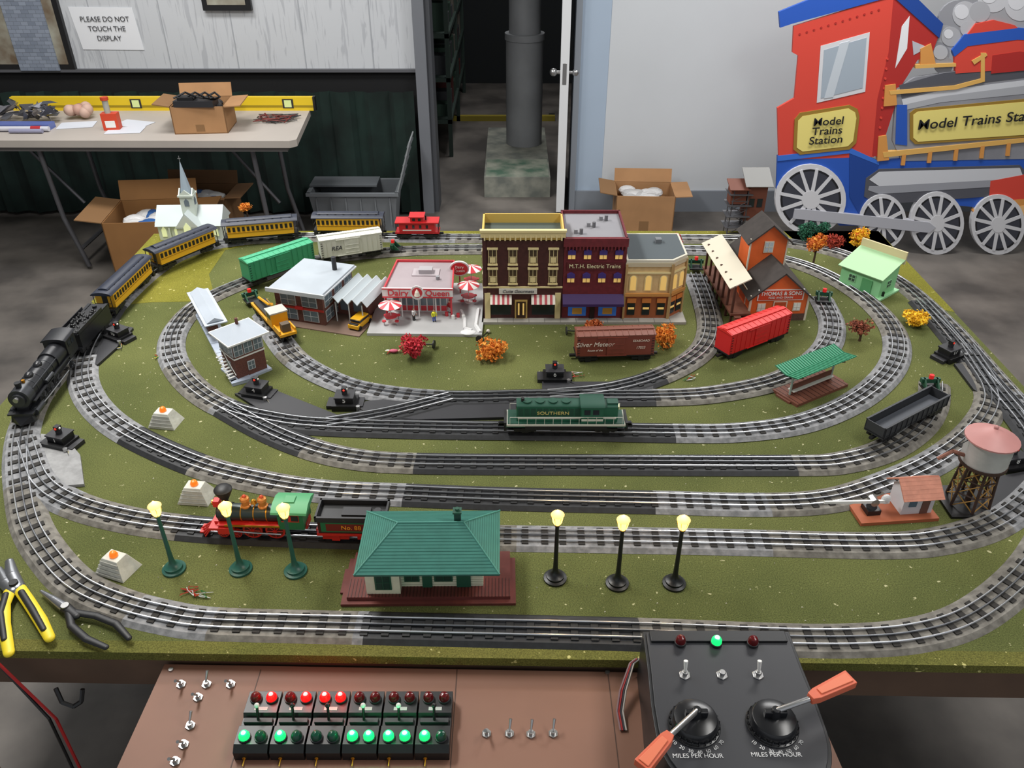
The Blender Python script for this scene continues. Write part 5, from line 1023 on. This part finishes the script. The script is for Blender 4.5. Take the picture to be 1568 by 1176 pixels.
g=G(38,187,TB); b.obj('plastic_bag_of_parts',(g.x,g.y,TB))
b=B(); g=G(128,180,TB)
for i in range(8): b.sph((random.uniform(-.05,.05),random.uniform(-.04,.04),.03+random.random()*.02),.03,mat(random.choice(['#b89080','#a07868','#c0a090']),.6),n=8)
b.obj('foam_bundle',(g.x,g.y,TB))
b=B(); g=G(170,200,TB); b.box(-.035,.045,0,.05,0,.085,mat('#cc4426',.5)); b.box(-.02,.03,-.001,0,.015,.05,WH); b.cyl((0,.02,.085),(0,.02,.15),.015,mat('#a8a8a0',.3)); b.cyl((-.0,.02,.15),(0,.02,.165),.02,mat('#c04020')); b.obj('small_red_box',(g.x,g.y,TB),.1)
b=B(); g=G(38,200,TB); b.box(-.17,.13,0,.07,0,.03,mat('#5a6aa8',.4)); b.cyl((-.16,-.02,.015),(.14,-.02,.015),.013,mat('#c8c8d0',.4)); b.cyl((.05,-.02,.016),(.10,-.02,.016),.0135,mat('#b03038',.4)); b.cyl((-.05,-.05,.012),(.12,-.05,.012),.011,mat('#9090a8',.4)); b.obj('glue_and_parts_bundle',(g.x,g.y,TB))
for u,v,r in((118,192,.2),(205,190,-.3),(192,200,.1)):
    b=B(); g=G(u,v,TB); b.box(-.09,.09,-.06,.06,0,.002,mat('#d0d4dc',.7)); b.obj('paper_sheet',(g.x,g.y,TB+.001*r+.001),r,sm=False)
b=B(); g=G(425,185,TB)
for k in range(10):
    pts=[(random.uniform(-.12,.12),random.uniform(-.07,.07),.006+random.random()*.02) for _ in range(6)]; b.tube(pts,.0025,mat(random.choice(['#6a2018','#2a2a2a','#4a3a34']),.5))
b.obj('wire_tangle',(g.x,g.y,TB))
# ----------------- lights -----------------
def area(name,loc,sx,sy,e,col=(1,1,1),tgt=None):
    l=bpy.data.lights.new(name,'AREA'); l.shape='RECTANGLE'; l.size=sx; l.size_y=sy; l.energy=e; l.color=col
    o=bpy.data.objects.new(name,l); scene.collection.objects.link(o); o.location=loc
area('ceiling_light',(-1.3,2.1,2.95),.4,1.2,66,(1,.985,.95)); area('ceiling_light',(1.5,1.0,2.95),.5,1.4,30,(1,.985,.95)); area('ceiling_light',(1.6,3.6,2.95),1.4,.5,62,(1,.99,.98)); area('ceiling_light',(-1.8,3.8,2.95),1.4,.5,44,(1,.99,.98)); area('hall_fill',(0,6.4,2.9),.6,.6,26)  # last one: unseen fill lamp added behind the doorway to brighten it
w=bpy.data.worlds.new('world'); scene.world=w; w.use_nodes=True; w.node_tree.nodes['Background'].inputs[0].default_value=(.9,.94,1,1); w.node_tree.nodes['Background'].inputs[1].default_value=.5
scene.view_settings.view_transform='Standard'
# ----------------- camera -----------------
cam=bpy.data.cameras.new('camera'); co_=bpy.data.objects.new('camera',cam); scene.collection.objects.link(co_)
co_.location=(0,0,CH); co_.rotation_euler=(math.pi/2-P,0,0); cam.sensor_width=36; cam.lens=F/1568*36; cam.clip_start=.05; scene.camera=co_
